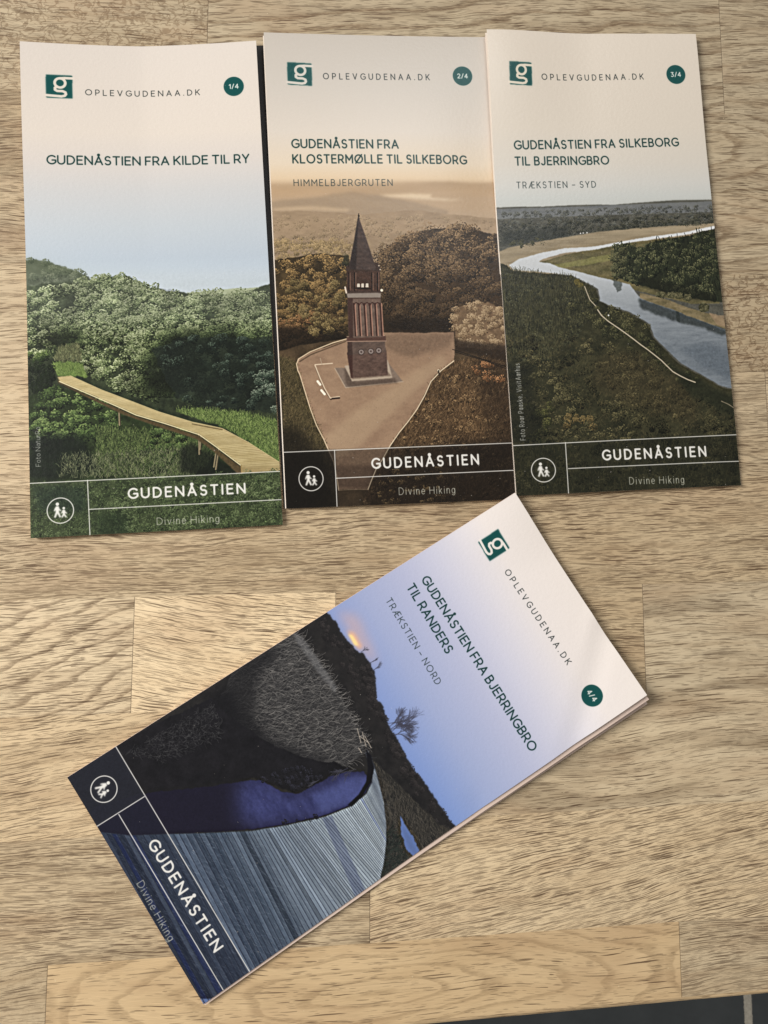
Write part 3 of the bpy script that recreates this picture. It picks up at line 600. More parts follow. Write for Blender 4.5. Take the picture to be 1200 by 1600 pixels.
    for x, y, r in ((1033, 455, 1.9), (1049, 456, 1.7), (1060, 457, 2.0), (1074, 460, 1.8), (1100, 476, 2.6)):
        m = np.clip((r - np.hypot(XM - PU(x, y)[0], (YM - PU(x, y)[1]) * 1.2)) * PPM, 0, 1)
        A.tex(m, (44, 46, 30), (84, 80, 54), fbm(1, 1, 3, 49)); A.crowns(m, 10, (.6, 1.0), 30, [(34, 36, 24), (84, 82, 56), (112, 106, 76)], (.5, .9), seed=int(x))
    A.tex(A.poly([(93.08,133.36),(105.42,136.57),(104.85,141.86),(96.14,138.72)], .6), (132, 110, 84), (172, 146, 114), fbm(2, 1, 4, 50), .8)
    # near land
    near = A.poly([(-0.8,107.22),(2.79,109.01),(5.21,111.37),(16.02,112.68),(31.2,114.66),(35.38,117.06),(42.04,121.26),(42.78,126.52),(48.08,129.53),(55.73,132.59),(64.07,138.01),(65.87,144.14),(72.55,151.53),(77.05,156.84),(86.28,162.28),(95.23,167.73),(113.58,172.35),(107.8,224.01),(-7.79,218.3)], .5, 2)
    A.tex(near, (26, 29, 20), (70, 67, 44), fbm(6, 4, 5, 51, gain=.6))
    up_ = A.poly([(0.4,110.72),(31.16,115.24),(41.36,122.42),(42.23,129.71),(31.1,142.44),(18.84,153.5),(-2.28,152.91)], 1, 4)
    A.crowns(up_, 160, (.8, 2.0), 40, [(20, 23, 18), (50, 52, 36), (92, 90, 62)], (.5, 1.1), seed=14, light=(.5, -.8))
    A.blades(up_, 3600, (1.2, 3.2), -90, 7, [(24, 26, 20), (58, 58, 38), (88, 84, 56), (36, 38, 26)], seed=2, alpha=.65)
    A.crowns(A.poly([(29.32,128.01),(43.99,125.96),(64.92,138.32),(65.95,143.27),(54.24,142.99),(31.65,135.27)], .8), 34, (1.5, 3.0), 80, [(24, 26, 18), (58, 58, 36), (98, 94, 62)], (.5, 1.1), seed=8)
    A.crowns(A.poly([(41.53,138.37),(57.54,138.73),(71.02,152.07),(76.36,157.97),(87.53,164.62),(81.4,166.72),(59.07,154.61),(42.4,145.58)], .8), 36, (1.0, 2.4), 60, [(22, 25, 18), (52, 54, 34), (88, 86, 56)], (.5, 1.1), seed=9)
    lo = A.poly([(-0.16,141.69),(31.1,142.44),(59.45,150.32),(81.4,166.72),(100.9,178.8),(99.34,220.84),(-2.18,215.91)], 1, 4)
    A.crowns(lo, 420, (1.2, 3.2), 80, [(14, 17, 12), (46, 45, 29), (72, 69, 45), (106, 99, 66)], (.5, 1.3), seed=10, shade=np.clip(fbm(14, 10, 3, 52, gain=.6) * 2.2 - .35, .15, 1).astype(np.float32), jitter=.22)
    A.blades(lo, 5200, (.8, 2.2), -75, 30, [(28, 29, 20), (72, 66, 42), (106, 92, 60)], seed=3, alpha=.4)
    warm = A.poly([(38.94,152.63),(59.57,148.89),(81.12,169.57),(82.66,183.82),(57.06,177.26),(37.91,165.36)], 3, 6)
    A.fill(blur(warm, 14), (96, 76, 50), .22)
    A.crowns(A.poly([(24.22,176.67),(37.01,176.56),(36.46,183.51),(22.28,183.81)], 1), 12, (1.2, 2), 60, [(50, 44, 26), (94, 80, 48), (124, 106, 66)], (.5, 1.1), seed=11)
    A.crowns(A.poly([(6.22,172.71),(17.43,173.09),(19.23,187),(6.5,189.25)], 1), 16, (1.5, 2.6), 70, [(20, 24, 16), (56, 58, 32), (96, 94, 54)], (.5, 1.1), seed=12)
    A.fill(blur(A.poly([(-0.88,152.95),(10.36,153.26),(13.45,189.52),(-0.42,188.97)], 2, 4), 10), (26, 28, 22), .6)
    A.fill(blur(A.poly([(70.75,154.94),(87.44,165.48),(101.51,173.1),(100.6,181.64),(80.99,170.99)], 1.4, 3), 5), (34, 38, 26), .7)
    for q, w, a in (([(36.92,119.71),(37.83,122.94),(38.76,125.86),(41.14,128.81)], .75, .9), ([(41.87,130.57),(43.4,133.21),(46.1,135.87),(50.75,139.44),(53.76,141.82),(57.3,144.8),(60.02,147.17),(63.03,149.55),(65.75,151.93),(68.73,154.59),(71.39,157.54),(73.52,159.9),(76.85,162),(80.21,163.82),(83.34,165.07)], 1.0, .95), ([(94.57,174.01),(97.68,175.55),(101,177.94)], .7, .4)):
        A.line(q, w * .75, (120, 106, 80), .45); A.line(q, w * .40, (200, 188, 164), a * .85)
    A.disc([(33.61,117.33)][0], 1.3, (96, 86, 44)); A.crowns(A.poly([(31.74,115.25),(35.47,115.89),(35.73,119.99),(31.96,119.92)]), 6, (.7, 1.2), 30, [(60, 56, 28), (120, 108, 58)], (.5, 1), seed=13)
    A.disc([(46.6,133.28)][0], .35, (224, 216, 200))
    A.fill(A.poly([(-0.48,189.93),(103.35,189.26),(102.26,220.98),(-2.18,215.91)]), (26, 28, 20), .48)
    A.blades(A.poly([(0.87,190.39),(101.17,190.17),(99.93,215.33),(-0.49,211.17)]), 1500, (1, 2.6), -88, 8, [(36, 38, 24), (70, 66, 42), (24, 28, 20)], seed=4, alpha=.5)
    develop(A, 80, .90, crisp=.5, speckle=.07)
    furniture(A, (226, 214, 196), [(9.35,14.88),(19.72,15.17),(9.04,25.64)], (*[(24.29,22.86),(72.5,22.13)], 2.59), ([(88.35,19.88)][0], 4.59), '3/4',
              [('GUDENÅSTIEN FRA SILKEBORG', *[(9.77,55.13),(86.47,54.12)], 3.65), ('TIL BJERRINGBRO', *[(9.72,62.52),(52.86,62.42)], 3.65)],
              ('TRÆKSTIEN – SYD', *[(9.74,73.19),(45.89,73.45)], 2.83),
              [[(-0.48,189.95),(103.34,189.35)], [(22.75,189.62),(22.34,214.4)], [(23.12,201.14),(103.24,201.19)]],
              (*[(38.69,197.97),(84.81,198.23)], 4.06), (*[(49.47,209.25),(73.7,209.75)], 3), ([(12.31,201.27)][0], 5.18),
              ('Foto Roar Paaske, VisitAarhus', *[(5.49,187.7),(5.25,153.69)], 2.12))
    return A

# ------------------------------------------------------------------ cover 4: curved boardwalk at dusk
def cover_dusk():
    A = Art(4)
    A.vgrad([(0, (236, 227, 220)), (18, (234, 226, 222)), (30, (222, 218, 224)), (42, (206, 206, 222)), (58, (182, 187, 214)), (78, (158, 171, 209)), (95, (126, 151, 207)), (110, (106, 136, 202))])
    side = np.clip(XM / 100, 0, 1)[..., None]                 # the sky is mauver to the left
    A.c = A.c * (1 - .22 * (1 - side) * np.clip((YM - 40) / 60, 0, 1)[..., None]) + np.array((176, 168, 190)) * .22 * (1 - side) * np.clip((YM - 40) / 60, 0, 1)[..., None]
    A.fill(blur(A.poly([(1.95,89.69),(7.52,83.35),(23,85.5),(29.1,87.87),(18.41,90.29)], 1), 14), (204, 170, 168), .6)
    A.fill(blur(A.poly([(10.52,90.19),(12.93,88.34),(19.53,88.53),(19.91,90.32),(14.98,90.87)]), 5), (244, 180, 136), .8)
    A.fill(blur(A.poly([(11.96,90.81),(13.38,89.55),(18.25,89.57),(17.41,90.88)]), 2), (255, 226, 150), 1)
    land = A.poly([(-2.35,94.04),(0.3,93.25),(4.81,92.42),(8.41,92.55),(14.14,92.19),(18.71,91.71),(22.41,89.76),(26.83,89.5),(30.97,89.69),(36.62,92.69),(40.26,95.02),(43.37,93.94),(47.13,95.13),(51.3,96.58),(57.51,96.28),(64.27,96.95),(71.29,97.19),(79.14,96.14),(86.97,96.01),(93.67,95.76),(100.7,95.44),(119.79,112.9),(111.51,167.21),(70.47,227.03),(-6.54,237.01),(-11.85,192.53),(-5.94,123.57)], .7, 1.6)
    A.tex(land, (26, 26, 28), (44, 42, 42), fbm(3, 3, 4, 60))
    edge = A.poly([(-0.53,94.57),(9.71,93.37),(20.01,92.54),(29.34,89.87),(39.98,95.45),(47.91,96.24),(59.2,97.37),(72.82,97.58),(90.17,96.56),(100.33,96.43),(98,101.69),(79.91,102.18),(59.61,101.32),(37.02,99.09),(4.6,99.94)], .8, 2)
    A.crowns(edge, 110, (.8, 1.9), 60, [(24, 23, 25), (38, 36, 37), (58, 54, 54)], (.5, 1.1), seed=1)
    r = np.random.RandomState(8)
    def bare(base, ang, L, w, depth):
        a = math.radians(ang)
        e = (base[0] + L * math.cos(a), base[1] + L * math.sin(a))
        A.line([base, e], w, (60, 60, 74), .7)
        if depth:
            for k in range(3): bare(e if k < 2 else ((base[0] + e[0]) / 2, (base[1] + e[1]) / 2), ang + r.uniform(-30, 30), L * r.uniform(.5, .95), w * .72, depth - 1)
    for (p, a, L) in (([(50.74,96.53)][0], -62, 3.6), ([(53.56,96.81)][0], -75, 3.8), ([(56.52,96.87)][0], -88, 3.4), ([(54.48,96.78)][0], -98, 2.8), ([(52.43,96.69)][0], -100, 3.0), ([(55.61,96.9)][0], -58, 3.0), ([(53.35,96.67)][0], -88, 2.2)): bare(p, a, L, .28, 5)
    for (p, a, L) in (([(26.55,89.94)][0], -80, 1.8), ([(29.98,90.28)][0], -95, 1.8), ([(20.98,90.08)][0], -85, 1.4)): bare(p, a, L, .26, 3)
    # reed bed
    reeds = A.poly([(0.29,109.09),(3.98,108.06),(11.24,107.16),(18.78,106.74),(29,106.81),(38.62,106.82),(49.19,108.08),(53.97,109.91),(56,113.63),(55.01,119.66),(48.38,127.49),(41.83,132.94),(33.43,138.99),(25.72,143.08),(17.8,147.04),(9.19,151.16),(4.44,144.75),(0.73,138.95),(-1.51,130.77),(-1.46,120.35)], 1.0, 3)
    A.tex(reeds, (48, 48, 50), (84, 82, 80), fbm(2.5, 3, 5, 61, gain=.65))
    A.blades(reeds, 5200, (1.5, 4.5), -68, 26, [(24, 24, 28), (64, 63, 63), (106, 104, 101), (38, 38, 42)], seed=1, alpha=.55, curl=.5)
    A.blades(reeds, 900, (2, 6), -62, 22, [(120, 116, 112), (150, 146, 140)], seed=2, alpha=.5, curl=.6)
    A.fill(blur(A.poly([(5.98,151.55),(-0.35,138.29),(-1.51,130.77),(-1.03,120.62),(3.89,117.67),(7,131.55),(24.03,142.04)], 2), 14), (26, 26, 29), .7)
    A.fill(blur(reeds, 6), (26, 26, 29), .26)
    A.fill(blur(A.poly([(-1,109.19),(3.53,106.87),(14.79,106.35),(28.42,105.83),(28.87,107.94),(15.12,109.59),(3.88,110.12)], .4), 3), (112, 112, 114), .5)
    A.fill(blur(A.poly([(6.32,154.67),(13.97,152.02),(28.25,144.64),(40.6,137.52),(50.89,129.07),(56.76,119.26),(47.96,127.22),(39.05,133.58),(28.89,139.13),(17.74,142.59),(5.8,142.64),(3.08,146.86)], 2, 3), 16), (22, 22, 26), .9)
    dark = A.poly([(-3.02,214.4),(-1.27,189.72),(3.85,150.25),(11.25,148.91),(25.72,143.08),(35.86,137.53),(48.38,127.49),(55.22,119.79),(57.46,118.19),(56.73,132.74),(53.25,142.44),(39.08,152.78),(33.38,176.81),(36.92,193.16),(19.53,219.19)], 1.2, 3)
    A.tex(dark, (20, 20, 24), (32, 31, 36), fbm(4, 4, 4, 62))
    A.blades(A.poly([(3.99,190.56),(5.98,151.55),(19.29,153.81),(14.14,179.55)], 1), 800, (1, 3), -60, 50, [(28, 28, 32), (56, 56, 58), (76, 76, 76)], seed=3, alpha=.35, curl=1)
    # water
    wat = A.poly([(18.21,221.18),(28.08,208.96),(38.88,191.51),(47.76,176.92),(55.43,163.71),(61.57,150.58),(66.74,137.56),(69.8,125.44),(68.88,118.83),(66.55,114.31),(61.31,114.6),(58.22,119.28),(55.77,126.15),(54.92,134.58),(54.36,140.76),(49.65,146.1),(42.46,149.88),(39.71,153.16),(32.9,167.89),(20.51,191.87),(15.29,208.41)], .5, 2)
    wc = np.zeros((CH, CW, 3), np.float32)
    for k, (a, b) in enumerate(((24, 78), (22, 80), (42, 150))): wc[..., k] = np.interp(XM - .55 * (212 - YM) * .35, [8, 46], [a, b])
    lit = blur(A.poly([(35.98,155.26),(41.63,149.37),(52.83,142.18),(55.06,131.69),(57.18,118.62),(65.17,111),(71.38,119.52),(67.65,136.64),(60.81,153.03),(56.53,162.06),(49.39,165.81),(40.85,161.16)], 2.5, 4), 26)
    A.fill(wat, (26, 24, 42)); A.tex(wat * lit, (40, 44, 92), (66, 73, 134), fbm(5, 2, 4, 65, gain=.6), .92)
    A.fill(wat * blur(A.poly([(57.41,136.15),(61.37,117.66),(64.8,113.8),(70.31,123.36),(65.01,137.95)], 1), 8), (80, 92, 158), .5)
    A.crowns(A.poly([(39.56,151.61),(51.03,144.01),(54.5,134.32),(54.93,125.62),(49.77,129.86),(40.77,143.54)], .8), 36, (.8, 1.7), 50, [(18, 18, 22), (30, 30, 36), (44, 44, 56)], (.5, 1), seed=3)
    for (p, a, L) in (([(56.76,119.26)][0], 96, 2.2), ([(59,116.76)][0], 110, 2.6), ([(55.77,121.65)][0], 80, 2.0), ([(54.23,131.17)][0], 90, 1.6)): bare(p, a, L, .28, 3)
    # right bank behind the walk
    rb = A.poly([(58.53,109.78),(64.49,107.51),(78.49,104.32),(95.95,100.34),(101.11,95.71),(100.49,115.54),(100.12,133.4),(89.95,126.89),(83.87,118.45)], .6)
    A.tex(rb, (30, 31, 32), (58, 54, 48), fbm(3, 3, 4, 63))
    A.blades(rb, 2200, (1, 4), 20, 18, [(24, 25, 28), (66, 62, 56), (92, 86, 76)], seed=4, alpha=.4)
    A.blades(A.poly([(89.95,126.89),(84.86,116.97),(99.07,117.66),(101.32,125.16),(101.13,134.05)], .5), 900, (1, 3), -80, 40, [(22, 26, 26), (50, 60, 54)], seed=5, alpha=.5)
    A.fill(A.poly([(84.03,111.57),(88.26,111.87),(94.35,111.56),(99.59,112.52),(100.49,115.54),(95.44,116.52),(89.46,114.48)], .7, 1.5), (84, 108, 166))
    # boardwalk
    deckp = [(54.67,108.84),(58.25,110.21),(63.28,111.61),(66.83,113.88),(69.3,118.19),(70.15,125.36),(67.65,136.64),(61.99,150.83),(56.25,163.35),(44.09,183.28),(31.22,203.83),(24.58,211.63),(29.73,225.12),(82.28,234.01),(109.47,194.69),(108.4,129.73),(99.48,130.9),(95.72,126.98),(90.17,122.2),(84.01,118.24),(76.22,114.44),(66.49,111.24),(57.48,109.11)]
    deck = A.poly(deckp, .15)
    base = np.zeros((CH, CW, 3), np.float32); d = np.clip((YM - 125) / 80, 0, 1)
    for k, (a, b, c, e) in enumerate(((156, 120, 64, 46), (170, 134, 78, 57), (180, 149, 97, 78))): base[..., k] = np.interp(d, [0, .30, .62, 1], [a, b, c, e])
    A.fill(deck, base)
    # planks run across the walk, fanning round the bend
    near_e = [(55.3,110.15),(63.14,111.82),(67.17,114.71),(69.64,119.92),(69.86,127.58),(67.65,136.64),(64.91,143.82),(61.99,150.83),(59.07,157.81),(54.19,166.43),(47.97,177.04),(40.23,189.49),(32.56,201.82),(24.99,211.87),(16.16,219.99)]
    far_e = [(57.76,108.68),(69.14,111.72),(80.78,116.46),(88.26,120.67),(94.99,125.91),(100.09,131.29),(101.34,140.16),(101.85,147.9),(102.36,158.53),(102.38,170.2),(102.19,181.62),(101.81,192.81),(101.63,204.02),(101.06,214.87),(101.47,226.21)]
    r = np.random.RandomState(5); N = 120; t0 = 0
    grain = fbm(9, .8, 4, 64, gain=.7)
    ts = np.concatenate([[0], np.cumsum(.35 + .65 * np.linspace(.25, 1.9, N) ** 1.1 * (.8 + .4 * r.rand(N)))]); ts = ts / ts[-1]
    def along(p, t):
        t = t * (len(p) - 1); i = min(int(t), len(p) - 2); f = t - i
        return (p[i][0] * (1 - f) + p[i + 1][0] * f, p[i][1] * (1 - f) + p[i + 1][1] * f)
    for i in range(N):
        q = A.poly([along(near_e, ts[i]), along(near_e, ts[i + 1]), along(far_e, ts[i + 1]), along(far_e, ts[i])], soft=0) * deck
        k = r.normal(0, 1); tone = np.array((9, 10, 11)) * k * (.6 + .6 * ts[i]) + (np.array((-16, -14, 8)) if r.rand() < .03 else 0)
        A.c = A.c + q[..., None] * (tone + (grain[..., None] - .5) * 34)
        A.line([along(near_e, ts[i]), along(far_e, ts[i])], .16 + .22 * ts[i], (34, 40, 58), .6)
        if r.rand() < .6:
            a, b = along(near_e, ts[i] + .002), along(far_e, ts[i] + .002)
            A.line([a, b], .14, (188, 198, 208), .20 * (1 - .5 * ts[i]))
    outside = np.clip(1 - A.poly(deckp, .15), 0, 1)
    bst = A.poly([(67.36,137.94),(68.63,134.28),(101.03,138.47),(101.54,143.26)]); A.fill(bst * deck, (48, 58, 100), .35)
    A.blades(deck, 3000, (1, 4), -35 + 15, 10, [(60, 72, 98), (150, 164, 180)], seed=6, alpha=.12)
    # dark rim of the bend and the rail at its end
    A.fill(A.poly([(54.53,109.05),(57.76,108.68),(62.66,110.3),(66.55,114.31),(69.15,120.21),(70.22,125.71),(68.82,126.92),(67.89,121.22),(65.42,116.01),(61.25,112.43)], .1), (20, 20, 26))
    for q in ([(45.82,107.75),(51.3,109.43)], [(48.21,106.84),(53.69,108.52)], [(50.04,106.79),(55.24,107.07)], [(48.91,108.51),(52.99,106.85)], [(52.43,111.36),(54.81,111.36)]): A.line(q, .3, (150, 140, 128), .8)
    A.crowns(A.poly([(59.37,152.14),(65.01,137.95),(67.08,139.25),(60.81,153.03)], .3), 12, (.5, .9), 20, [(22, 22, 34), (38, 38, 54)], (.5, .9), seed=6)
    A.fill(A.poly([(99.63,130.69),(101.51,119.24),(101.91,113.42),(105.17,121.61),(104.28,133.68)]), (28, 30, 34))
    strip = A.poly([(-0.01,190.46),(101.37,191.41),(102.15,213.3),(-1.98,215)])
    A.fill(strip, (28, 33, 48), .34)
    cell = A.poly([(-0.01,190.46),(22.28,190.94),(21.95,212.59),(-1.98,215)])
    A.fill(cell, (34, 36, 46), .8)
    develop(A, 100, .84, speckle=.03, crisp=.7)
    furniture(A, (238, 229, 222), [(8.98,14.41),(18.42,14.56),(9.04,24.5)], (*[(25.61,21.76),(71.85,20.96)], 2.38), ([(87.9,19.15)][0], 4.45), '4/4',
              [('GUDENÅSTIEN FRA BJERRINGBRO', *[(9.58,53.18),(92.29,53.32)], 3.39), ('TIL RANDERS', *[(8.98,60.07),(40.6,60.93)], 3.39)],
              ('TRÆKSTIEN – NORD', *[(8.94,70.41),(48.87,71.39)], 2.58),
              [[(-1.59,190.66),(102.44,191.49)], [(22.17,191.24),(21.78,214.98)], [(22.53,202.79),(103.04,203.19)]],
              (*[(38.32,199.21),(86.17,198.83)], 3.8), (*[(48.49,210.29),(73.18,211.06)], 2.68), ([(11.32,202.62)][0], 4.96))
    return A

# ------------------------------------------------------------------ table top of glued oak staves
# stave lines run at 1.4 degrees to the x axis; s is measured across them, in millimetres
SL = 0.0255
def build_table():
    r = np.random.RandomState(3)
    rows = [-169.3, -138.3, -92, -45, .8, 47.3, 94.8, 140.6, 180, 218.5, 287, 322, 358, 404]
    # row: list of (x_end, tone, warm, slope, pore density, arched figure, fleck, dark streaks, slope of the rings, strength of the rings) from the left; None = chosen by chance
    G = lambda x, tone, warm, slope, dens, cath, fleck, streak, rs=0.0, fe=None: (x, tone, warm, slope, dens, cath, fleck, streak, rs, cath if fe is None else fe)
    vis = {
        0: [G(-99, .80, .35, .03, .55, .3, .2, .3), G(152.5, .94, .85, -.02, .30, .95, 0, .1, 0, .40), G(520, .86, .25, .03, 1.0, 0, 0, .2)],
        1: [G(24.4, .88, .35, .00, 1.0, .25, 0, .75), G(560, 1.06, .40, .17, 1.0, 0, 0, .15)],
        2: [G(-5, .98, .55, .12, .7, .2, 0, .35), G(430, .94, .15, .03, .50, .15, 0, .95)],
        3: [G(-71.3, 1.06, .25, .05, .75, .1, 0, .25, .42, .9), G(10, 1.24, .35, -.17, .80, 0, 0, .1), G(142, .84, .5, .02, .9, 0, 0, .3), G(480, .88, .1, .03, .5, .2, 0, .95)],
        4: [G(410, .84, .45, .02, .95, .15, 0, .35)],
        5: [G(-20, .94, .35, .02, .5, .3, 0, .3), G(203, .84, .25, .02, .8, .1, 0, .4), G(520, .86, .2, .02, .8, 0, 0, .4)],
        6: [G(30, .84, .3, .10, .5, .6, 0, .2), G(420, .70, .3, .02, .5, 0, 1.0, .2)],  # from this row up, the tones are also lowered to carry the light's fall-off
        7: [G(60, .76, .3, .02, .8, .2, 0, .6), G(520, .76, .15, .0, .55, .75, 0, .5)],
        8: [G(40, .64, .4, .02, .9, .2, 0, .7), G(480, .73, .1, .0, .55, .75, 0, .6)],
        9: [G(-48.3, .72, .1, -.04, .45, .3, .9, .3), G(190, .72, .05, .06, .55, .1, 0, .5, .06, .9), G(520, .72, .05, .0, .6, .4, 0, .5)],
    }
    V, F, uv, A1, A2, A3 = [], [], [], [], [], []
    for k in range(len(rows) - 1):
        s0, s1 = rows[k], rows[k + 1]
        st = vis.get(k)
        if st is None:
            st = []; x = -650 + r.uniform(0, 250)
            while x < 700:
                st.append(G(x, r.uniform(.75, 1.0), r.rand(), r.normal(0, .05), r.uniform(.4, 1), r.choice([0, .4, .9]), 0, r.rand())); x += r.uniform(180, 340)
        x0 = -700.0; x = st[0][0]; L = st[0][0] - r.uniform(60, 220)
        ends = [-700.0] + [g[0] for g in st]; ends[-1] = 700.0
        for (xa, xb), g in zip(zip(ends[:-1], ends[1:]), st):
            b = len(V); ox, oy = r.uniform(0, 4000), r.uniform(0, 4000)
            for x, s in ((xa, s0), (xb, s0), (xb, s1), (xa, s1)):
                yy = s + SL * x if k or s != s0 else s + .036 * x       # the front edge is sawn a hair off the stave lines
                V.append((x / 1000, yy / 1000, 0)); uv.append((x - xa, s - (s0 + s1) / 2, xb - xa))
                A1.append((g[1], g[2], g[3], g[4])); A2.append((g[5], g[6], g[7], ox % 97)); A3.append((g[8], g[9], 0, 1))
            F.append((b, b + 1, b + 2, b + 3))
    # underside, front (rounded), back and ends close the slab
    xl, xr = -.7, .7; T = -.027
    yf = lambda x: (rows[0] + .036 * x * 1000) / 1000
    yb = lambda x: (rows[-1] + SL * x * 1000) / 1000
    prof = [(0, 0)] + [(-.0022 * math.sin(a), -.0022 * (1 - math.cos(a))) for a in (.4, .8, 1.2, 1.5708)] + [(-.0022, T)]
    def strip(pa, pb):
        b = len(V)
        for x, y, z in pa + pb:
            V.append((x, y, z)); uv.append((x * 1000 + 700, y * 1000 + z * 1000 + 150, 1400)); A1.append((.95, .8, 0, .4)); A2.append((.3, 0, .2, 5.0)); A3.append((0, .3, 0, 1))
        n = len(pa)
        for i in range(n - 1): F.append((b + i, b + i + 1, b + n + i + 1, b + n + i))
    strip([(xr, yf(xr) + a, z) for a, z in prof], [(xl, yf(xl) + a, z) for a, z in prof])
    strip([(xl, yb(xl), 0), (xl, yb(xl), T)], [(xr, yb(xr), 0), (xr, yb(xr), T)])
    strip([(xr, yb(xr), 0), (xr, yb(xr), T)], [(xr, yf(xr), 0), (xr, yf(xr) - .0022, T)])
    strip([(xl, yf(xl), 0), (xl, yf(xl) - .0022, T)], [(xl, yb(xl), 0), (xl, yb(xl), T)])
    strip([(xl, yb(xl), T), (xl, yf(xl) - .0022, T)], [(xr, yb(xr), T), (xr, yf(xr) - .0022, T)])
    me = bpy.data.meshes.new('oak_table_top'); me.from_pydata(V, [], F); me.update()
    for nm, ty, data in (('stave', 'FLOAT_VECTOR', uv), ('look', 'FLOAT_COLOR', A1), ('figure', 'FLOAT_COLOR', A2), ('rings', 'FLOAT_COLOR', A3)):
        at = me.attributes.new(nm, ty, 'POINT')
        at.data.foreach_set('vector' if ty == 'FLOAT_VECTOR' else 'color', np.array(data, np.float32).ravel())
    o = bpy.data.objects.new('oak_table_top', me); C.objects.link(o)
    m, N, P = material('oiled_oak')
    def attr(nm): return N.n('ShaderNodeAttribute', attribute_name=nm)
    st = attr('stave'); sx = N.n('ShaderNodeSeparateXYZ'); N.put(sx.inputs[0], st.outputs['Vector'])
    X, Y, LEN = sx.outputs
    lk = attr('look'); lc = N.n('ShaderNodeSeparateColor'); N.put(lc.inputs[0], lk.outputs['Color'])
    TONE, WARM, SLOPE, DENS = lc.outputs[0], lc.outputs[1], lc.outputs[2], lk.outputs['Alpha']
    fg = attr('figure'); fc = N.n('ShaderNodeSeparateColor'); N.put(fc.inputs[0], fg.outputs['Color'])
    CATH, FLECK, STREAK, SEED = fc.outputs[0], fc.outputs[1], fc.outputs[2], fg.outputs['Alpha']
    rg = attr('rings'); rc_ = N.n('ShaderNodeSeparateColor'); N.put(rc_.inputs[0], rg.outputs['Color']); RSLOPE, FEATH = rc_.outputs[0], rc_.outputs[1]
    OFF = N.m('MULTIPLY', SEED, 37.3)
    # grain space: gx along, gy across, bent by the stave's own slope and slow waves
    wav = N.noise(N.xyz(N.m('MULTIPLY_ADD', X, .011, OFF), N.m('MULTIPLY', Y, .022)), 1, 1.5)
    wav2 = N.noise(N.xyz(N.m('MULTIPLY_ADD', X, .07, OFF), N.m('MULTIPLY', Y, .16), 4.0), 1, 1)
    gy = N.m('SUBTRACT', Y, N.m('MULTIPLY', X, SLOPE))
    gy = N.m('ADD', gy, N.m('MULTIPLY', N.m('SUBTRACT', wav, .5), 13.0))
    gy = N.m('ADD', gy, N.m('MULTIPLY', N.m('SUBTRACT', wav2, .5), .9))
    # growth rings: straight bands, or arched ones where the stave is flat sawn
    arch = N.m('SQRT', N.m('ADD', N.m('MULTIPLY', N.m('MULTIPLY', gy, gy), 1.5), N.m('POWER', N.m('MULTIPLY', N.m('SUBTRACT', N.m('MODULO', N.m('ADD', X, OFF), 240.0), 120.0), .22), 2.0)))
    ringv = N.n('ShaderNodeMix', data_type='FLOAT'); N.put(ringv.inputs[0], N.ramp(CATH, .35, .7)); N.put(ringv.inputs[2], N.m('MULTIPLY', N.m('SUBTRACT', gy, N.m('MULTIPLY', X, RSLOPE)), .62)); N.put(ringv.inputs[3], arch)
    ring = N.m('ADD', ringv.outputs[0], N.m('MULTIPLY', N.m('SUBTRACT', N.noise(N.xyz(N.m('MULTIPLY_ADD', X, .03, OFF), N.m('MULTIPLY', Y, .09), 9.0), 1, 2), .5), 7.0))
    rp = N.m('FRACT', N.m('DIVIDE', ring, 5.2))
    early = N.m('MULTIPLY', N.ramp(rp, .0, .08), N.ramp(rp, .40, .10))
    # pores: dashes in stretched cells
    def dashes(sx_, sy_, z, lo, hi, thin):
        jit = N.noise(N.xyz(N.m('MULTIPLY_ADD', X, .05, OFF), N.m('MULTIPLY', Y, .35), z), 1, 1)
        v = N.xyz(N.m('MULTIPLY', N.m('ADD', X, OFF), sx_), N.m('MULTIPLY', N.m('ADD', gy, N.m('MULTIPLY', jit, .25)), sy_), z)
        vo = N.n('ShaderNodeTexVoronoi', voronoi_dimensions='2D'); N.put(vo.inputs['Vector'], v); N.put(vo.inputs['Scale'], 1.0)
        N.put(vo.inputs['Randomness'], 1.0)
        sp = N.n('ShaderNodeSeparateXYZ'); N.put(sp.inputs[0], vo.outputs['Position'])
        s2 = N.n('ShaderNodeSeparateXYZ'); N.put(s2.inputs[0], v)
        dx = N.m('ABSOLUTE', N.m('SUBTRACT', s2.outputs[0], sp.outputs[0])); dy = N.m('ABSOLUTE', N.m('SUBTRACT', s2.outputs[1], sp.outputs[1]))
        rc = N.n('ShaderNodeSeparateColor'); N.put(rc.inputs[0], vo.outputs['Color'])
        ln = N.m('MULTIPLY_ADD', rc.outputs[0], .34, .22)
        wd_ = N.m('MULTIPLY', N.m('SUBTRACT', 1.0, N.m('POWER', N.m('DIVIDE', dx, ln), 2.0), clamp=True), N.m('MULTIPLY_ADD', rc.outputs[1], thin, thin * .45))
        mask = N.ramp(N.m('SUBTRACT', wd_, dy), -.03, .07)
        on = N.ramp(N.m('SUBTRACT', rc.outputs[2], N.m('SUBTRACT', 1.0, N.m('MULTIPLY', DENS, hi))), 0.0, .15)
        return N.m('MULTIPLY', mask, on)
    d1 = dashes(.064, .98, 1.3, 0, .95, .17)
    d2 = dashes(.125, 1.55, 5.1, 0, .80, .19)
    d3 = dashes(.24, 2.6, 7.7, 0, .75, .26)
    stre = N.ramp(N.noise(N.xyz(N.m('MULTIPLY_ADD', X, .055, OFF), N.m('MULTIPLY', gy, 1.15), 2.0), 1, 3, .6), .52, .72)
    fine = N.noise(N.xyz(N.m('MULTIPLY_ADD', X, .12, OFF), N.m('MULTIPLY', gy, 3.2), 3.0), 1, 3, .65)
    pores = N.m('MAXIMUM', N.m('MAXIMUM', d1, N.m('MULTIPLY', d2, .85)), N.m('MULTIPLY', d3, .55))
